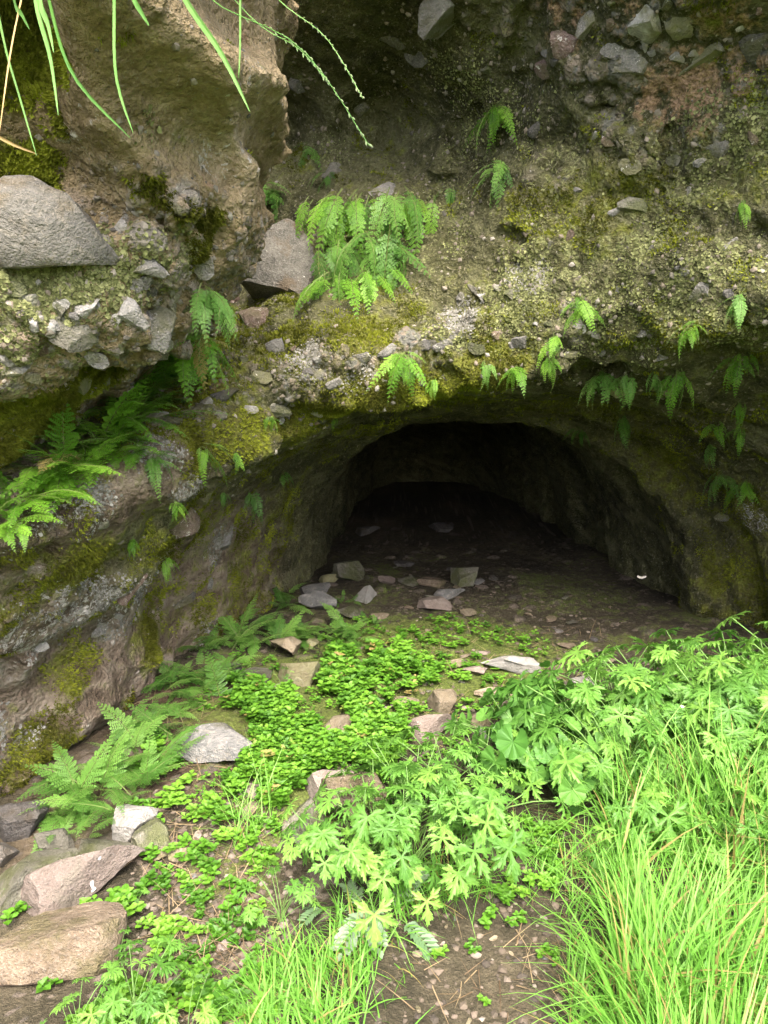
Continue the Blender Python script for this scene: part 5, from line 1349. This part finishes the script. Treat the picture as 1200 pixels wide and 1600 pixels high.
V, F, r1 = grass_patch([
   ([(440, 1470), (520, 1420), (720, 1390), (660, 1440), (600, 1470), (570, 1600), (540, 1800), (330, 1800), (400, 1560)], 2000, 0.04, 0.16, 0.0046, 0.7, 2.2),
   ([(600, 1340), (780, 1350), (760, 1400), (620, 1420)], 450, 0.08, 0.2, 0.0034, 0.5, 3.0),
   ([(790, 1290), (880, 1290), (870, 1420), (800, 1400)], 150, 0.05, 0.13, 0.0030, 0.6, 0.0),
   ([(600, 1480), (700, 1440), (640, 1640), (580, 1700)], 60, 0.05, 0.15, 0.0030, 0.8, 3.0),
   ([(350, 1260), (430, 1260), (430, 1330), (360, 1330)], 70, 0.12, 0.24, 0.0026, 0.5, 1.0)], 8)
link('grass', mesh_from_np('grass', V, F, [M_GRASS], True, {'rnd': r1}), kind='stuff', label='short thin grass left of the earth path below the leafy clump', category='grass')
# dry straw and litter on the ground
r_ = np.random.default_rng(12)
pp = np.concatenate([in_poly_fast([(200, 1100), (330, 1080), (420, 1330), (420, 1600), (250, 1600), (230, 1300)], 450, r_), in_poly_fast([(620, 1330), (900, 1290), (920, 1640), (600, 1640)], 70, r_), in_poly_fast([(560, 960), (960, 980), (900, 1120), (600, 1120)], 220, r_), in_poly_fast([(880, 1300), (1200, 1300), (1200, 1650), (880, 1650)], 350, r_)])
P = np.array([hit(px, py, 'g')[0][:] for px, py in pp]); P[:, 2] += 0.006
V, F = blade_arrays(P, r_.uniform(0.03, 0.15, len(P)), r_.uniform(0.0015, 0.0035, len(P)), r_.uniform(0, 6.28, len(P)), r_.uniform(1.2, 1.5, len(P)), r_.uniform(-0.1, 0.25, len(P)))
link('dry_straw', mesh_from_np('dry_straw', V, F, [M_STRAW], True, {'rnd': np.repeat(r_.random(len(P)), 12)}), kind='stuff', label='dry straw and dead stems scattered on the soil', category='straw')

# ------------------------------------------------------------------ blades hanging from the turf above the boulder
def px_at(px, py, d):
    v = pix_dir(px, py); return np.array([0, 0, CAM_Z]) + v * d
HB = [
 ([(-30, -120), (5, 60), (30, 150), (57, 243)], 0.95, 8, False, 'green blade nearest the left edge at the top, tip beside the straw'),
 ([(48, -120), (55, 0), (78, 90), (91, 180)], 0.95, 11, False, 'broad green blade hanging at the top left corner'),
 ([(50, -120), (62, 0), (75, 40), (84, 82)], 0.92, 14, False, 'short broad blade beside the broad green blade'),
 ([(10, -120), (22, 0), (35, 25), (46, 46)], 0.92, 9, False, 'shortest blade at the top left corner'),
 ([(60, -120), (33, 0), (15, 90), (-2, 215)], 1.0, 6, 'dry', 'orange dry stalk hanging at the top left corner'),
 ([(55, -120), (76, 0), (115, 120), (204, 216)], 1.0, 7, False, 'long thin blade curving right across the boulder'),
 ([(178, -120), (178, 0), (181, 120), (208, 208)], 1.0, 8, False, 'straight blade hanging down the middle of the boulder'),
 ([(170, -120), (205, -10), (220, 20), (233, 40)], 0.95, 9, False, 'short blade right of the straight blade'),
 ([(230, -120), (288, 0), (345, 85), (390, 174)], 0.95, 10, False, 'bold blade slanting down to the boulder edge'),
 ([(376, -120), (375, 0), (375, 70), (373, 122)], 1.0, 7, False, 'straight blade in front of the boulder corner'),
 ([(240, -110), (330, 0), (470, 75), (577, 228)], 1.0, 6, 'seed', 'longest arching stalk with a seed head over the dark recess'),
 ([(330, -110), (435, 0), (510, 60), (567, 154)], 1.0, 6, 'seed', 'arching seed stalk above the longest one'),
 ([(280, -100), (395, 30), (465, 75), (511, 126)], 1.02, 5, 'seed', 'short seed stalk between the two arching ones'),
 ([(95, 105), (112, 84), (140, 84), (166, 104)], 1.5, 4, False, 'small curled blade on the boulder'),
 ([(-160, -60), (-90, 150), (0, 216), (58, 241)], 1.2, 6, 'dry', 'pale dead blade lying across the left edge'),
]
for pth, d0, wpx, kindb, lab in HB:
    c = np.array(pth, float)
    hr = hit(c[0][0], c[0][1], 'b'); droot = depth_of(hr[0]) + 0.02 if hr else d0 + 0.28      # rooted on the boulder
    path = []; n = 13
    for k in range(n + 1):
        t = k / n
        b = (1 - t) ** 3 * c[0] + 3 * (1 - t) ** 2 * t * c[1] + 3 * (1 - t) * t * t * c[2] + t ** 3 * c[3] if False else None
        # Catmull-Rom like through all four points
        seg = min(int(t * 3), 2); u = t * 3 - seg
        p0, p1 = c[seg], c[seg + 1]
        m0 = (c[seg + 1] - c[max(seg - 1, 0)]) / 2; m1 = (c[min(seg + 2, 3)] - c[seg]) / 2
        q = (2 * u ** 3 - 3 * u * u + 1) * p0 + (u ** 3 - 2 * u * u + u) * m0 + (-2 * u ** 3 + 3 * u * u) * p1 + (u ** 3 - u * u) * m1
        path.append(px_at(q[0], q[1], d0 + (droot - d0) * (1 - t) ** 1.5))
    # the blade goes on upwards to the turf it grows from
    w = wpx * d0 / FPX * 0.8
    sides = []
    for k in range(n + 1):
        t = path[min(k + 1, n)] - path[max(k - 1, 0)]
        s_ = np.cross(t, np.array([0.25, 1, 0.1])); sides.append(s_ / np.linalg.norm(s_))
    ws = [w * (1 - (k / n) ** 3 * 0.9) for k in range(n + 1)]
    mb = MB()
    mat = M_STRAWO if kindb == 'dry' else M_BLADE
    if kindb == 'seed':
        mb.rod(path, [w * (0.30 - 0.18 * k / n) for k in range(n + 1)])
    else:
        nb2 = [s + np.array([0, 0, 0]) for s in sides]
        mb.strip(path, [a * 0.5 for a in ws], [s for s in sides]);
        # folded keel: second half ribbon set at an angle
        off = [np.cross(path[min(k + 1, n)] - path[max(k - 1, 0)], sides[k]) for k in range(n + 1)]
        off = [o / np.linalg.norm(o) for o in off]
        mb.strip([path[k] + sides[k] * ws[k] * 0.75 + off[k] * ws[k] * 0.18 for k in range(n + 1)], [a * 0.5 for a in ws], [(sides[k] + off[k] * 0.7) / 1.22 for k in range(n + 1)])
    if kindb == 'seed':
        root = link('hanging_seed_grass', None, label=lab, category='grass stalk', kind='thing'); root.location = path[0]
        mb.v = [tuple(np.array(v) - path[0]) for v in mb.v]
        link('stem', mb.mesh('stem', [mat], True), root)
        mb = MB(); rg = random.Random(len(lab))
        for k in range(6, n):
            for j in range(4):
                f = (j + rg.random() * 0.6) / 4
                o = path[k] * (1 - f) + path[k + 1] * f - path[0]
                dirv = path[k + 1] - path[k]; dirv = dirv / np.linalg.norm(dirv)
                sg = 1 if (k * 3 + j) % 2 else -1
                dv = dirv * 0.95 + sides[k] * sg * rg.uniform(0.05, 0.3); L = rg.uniform(0.006, 0.017)
                nn = np.cross(dv, sides[k]); nn /= np.linalg.norm(nn)
                mb.face([o, o + dv * L * 0.5 + sides[k] * 0.0017, o + dv * L, o + dv * L * 0.5 - sides[k] * 0.0017])
                mb.face([o, o + dv * L * 0.5 + nn * 0.0017, o + dv * L, o + dv * L * 0.5 - nn * 0.0017])
        link('seed_head', mb.mesh('seed_head', [M_SEED]), root)
    else:
        o = link('hanging_grass', mb.mesh('hanging_grass', [mat], True), label=lab, category='grass blade', kind='thing')

# ------------------------------------------------------------------ moss tufts, lichen flakes and grit on the rock
def scatter(V, F, N, at, weight, count, seed):
    r_ = np.random.default_rng(seed)
    c = V[F].mean(1); nn = N[F].mean(1)
    e1, e2 = V[F[:, 1]] - V[F[:, 0]], V[F[:, 3]] - V[F[:, 0]]
    area = np.linalg.norm(np.cross(e1, e2), axis=1)
    rel = c - np.array([0, 0, CAM_Z])
    dep = rel[:, 1] * CP - rel[:, 2] * SP; uu = rel[:, 0] / np.maximum(dep, 0.1); vv = (rel[:, 1] * SP + rel[:, 2] * CP) / np.maximum(dep, 0.1)
    vis = (dep > 0.4) & (np.abs(uu) < 0.72) & (np.abs(vv) < 0.85) & ((nn * -rel).sum(1) > -0.15) & (dep < 4.6)
    a = {k: v[F].mean(1) for k, v in at.items()}
    w = area * vis * weight(c, nn, a)
    w = np.maximum(w, 0); cdf = np.cumsum(w); k = np.searchsorted(cdf, r_.random(count) * cdf[-1])
    u, v = r_.random((2, count, 1))
    q = V[F[k]]
    p = (q[:, 0] * (1 - u) + q[:, 1] * u) * (1 - v) + (q[:, 3] * (1 - u) + q[:, 2] * u) * v
    n_ = nn[k]; n_ /= np.linalg.norm(n_, axis=1, keepdims=True)
    return p, n_, r_
def frame(n):
    a = np.where(np.abs(n[:, 2:3]) < 0.9, np.array([[0, 0, 1.0]]), np.array([[1.0, 0, 0]]))
    x = np.cross(a, n); x /= np.linalg.norm(x, axis=1, keepdims=True)
    return x, np.cross(n, x)
def tufts(p, n, r_, lo, hi, rnd):
    """three-bladed moss tufts"""
    m = len(p); x, y = frame(n); Vs = []
    h_ = r_.uniform(lo, hi, m)[:, None]
    for j in range(3):
        a = r_.uniform(0, 6.28, m)[:, None]; d = x * np.cos(a) + y * np.sin(a); s_ = -x * np.sin(a) + y * np.cos(a)
        b0 = p + d * h_ * 0.25 - n * 0.002
        Vs.append(np.stack([b0 - s_ * h_ * 0.28, b0 + s_ * h_ * 0.28, p + d * h_ * 0.75 + n * h_ * r_.uniform(0.6, 1.1, m)[:, None]], 1))
    V = np.stack(Vs, 1).reshape(-1, 3)
    return V, np.arange(len(V)).reshape(-1, 3), np.repeat(rnd, 9)
def flakes(p, n, r_, lo, hi):
    m = len(p); x, y = frame(n); s_ = r_.uniform(lo, hi, m)[:, None] * (0.5 + r_.random((m, 1)))
    t1, t2 = r_.normal(0, 0.3, (2, m, 1)); n2 = n + x * t1 + y * t2; n2 /= np.linalg.norm(n2, axis=1, keepdims=True)
    x, y = frame(n2); a0 = r_.uniform(0, 6.28, m)[:, None]; V = [p + n * 0.003]
    for k in range(6):
        a = a0 + k * 1.047; rr = s_ * r_.uniform(0.55, 1.15, (m, 1))
        V.append(p + (x * np.cos(a) + y * np.sin(a)) * rr + n2 * (0.003 + 0.18 * s_ * r_.random((m, 1))))
    V = np.stack(V, 1).reshape(-1, 3); b0 = np.arange(m) * 7
    F = np.concatenate([np.stack([b0, b0 + 1 + k, b0 + 1 + (k + 1) % 6], 1) for k in range(6)])
    return V, F, np.repeat(r_.random(m), 7)
mossw = lambda c, n, a: np.clip(a['moss'] + 1.4 * (0.4 * a['n1'] + 0.3 - 0.5) + 0.5 * fbm(c, 9, 3) - 0.45, 0, 1)
for nm, arr, cnt, lab in (('moss', (CV, CF, CN, cat), 60000, 'olive and yellow-green moss on the cliff and the lip of the cave'), ('moss', (BV, BF, BN, bat), 24000, 'yellow-green moss on the overhanging boulder')):
    p, n, r_ = scatter(*arr, mossw, cnt, 5)
    tone = np.clip(0.5 + 0.9 * fbm(p, 6, 3) + r_.normal(0, 0.12, len(p)), 0, 1)
    V, F, rn = tufts(p, n, r_, 0.006, 0.014, tone)
    link(nm, mesh_from_np(nm, V, F, [M_TUFT], False, {'rnd': rn}), kind='stuff', label=lab, category='moss')
lichw = lambda c, n, a: np.clip(a['lich'] - 0.25, 0, 1) * np.clip(0.25 + 2.4 * fbm(c, 4, 5, 0.65), 0, 1) ** 2
for arr, cnt, lab in (((CV, CF, CN, cat), 14000, 'crusty yellowish lichen flakes on the rock face above the cave'), ((BV, BF, BN, bat), 6000, 'crusty yellowish lichen flakes on the underside of the boulder')):
    p, n, r_ = scatter(*arr, lichw, cnt, 6)
    V, F, rn = flakes(p, n, r_, 0.0016, 0.0062)
    link('lichen', mesh_from_np('lichen', V, F, [M_FLAKE], False, {'rnd': rn}), kind='stuff', label=lab, category='lichen')
whitew = lambda c, n, a: np.clip(a['white'] - 0.2, 0, 1) * np.clip(0.3 + 2.0 * fbm(c, 6, 4, 0.6, 50.0), 0, 1) ** 2
p, n, r_ = scatter(CV, CF, CN, cat, whitew, 11000, 16)
V, F, rn = flakes(p, n, r_, 0.0015, 0.0055)
link('lichen', mesh_from_np('lichen', V, F, [M_WFLAKE], False, {'rnd': rn}), kind='stuff', label='whitish crust lichen on the left cave wall and lip', category='lichen')
# grit: small pebbles in the rock bands and on the soil
def grit(p, n, r_, lo, hi):
    m = len(p); Vt, Ft = rock_shape(500, 1, 5, 0.1)
    x, y = frame(n); a = r_.uniform(0, 6.28, m)[:, None]
    x, y = x * np.cos(a) + y * np.sin(a), -x * np.sin(a) + y * np.cos(a)
    s_ = (r_.random((m, 1)) ** 2.2 * (hi - lo) + lo)
    V = p[:, None] + s_[:, None] * (x[:, None] * Vt[None, :, 0:1] * 1.1 + y[:, None] * Vt[None, :, 1:2] * 0.85 + n[:, None] * (Vt[None, :, 2:3] * 0.6 + 0.15))
    F = (Ft[None] + (np.arange(m) * len(Vt))[:, None, None]).reshape(-1, 3)
    return V.reshape(-1, 3), F, np.repeat(r_.random(m), len(Vt))
pebw = lambda c, n, a: np.clip(a['peb'] * 0.0 + 0.15 + 1.2 * np.clip(fbm(c, 4, 3) + 0.1, 0, 1), 0, 1) * (1 - in_cave(c)) * (1 - 0.8 * is_left(c))
p, n, r_ = scatter(CV, CF, CN, cat, pebw, 3200, 7)
V, F, rn = grit(p, n, r_, 0.003, 0.013)
link('grit', mesh_from_np('grit', V, F, [M_GRIT], False, {'rnd': rn}), kind='stuff', label='small pebbles and grit stuck in the rock face', category='gravel')
p, n, r_ = scatter(BV, BF, BN, bat, lambda c, n, a: 0.12 + sstep(2.0, 1.8, c[:, 2]), 2500, 8)
V, F, rn = grit(p, n, r_, 0.003, 0.011)
link('grit', mesh_from_np('grit', V, F, [M_GRIT], False, {'rnd': rn}), kind='stuff', label='small pebbles and grit stuck in the boulder', category='gravel')
r_ = np.random.default_rng(31)
pp = np.concatenate([in_poly_fast([(200, 1230), (460, 1260), (470, 1600), (200, 1600)], 1300, r_), in_poly_fast([(620, 1300), (900, 1290), (900, 1640), (600, 1640)], 320, r_), in_poly_fast([(560, 890), (980, 930), (960, 1120), (560, 1130)], 700, r_)])
P = np.array([hit(px, py, 'g')[0][:] for px, py in pp])
V, F, rn = grit(P, np.tile(np.array([[0, 0, 1.0]]), (len(P), 1)), r_, 0.003, 0.014)
link('gravel', mesh_from_np('gravel', V, F, [M_GRAVEL], False, {'rnd': rn}), kind='stuff', label='fine gravel strewn over the soil of the path and cave floor', category='gravel')
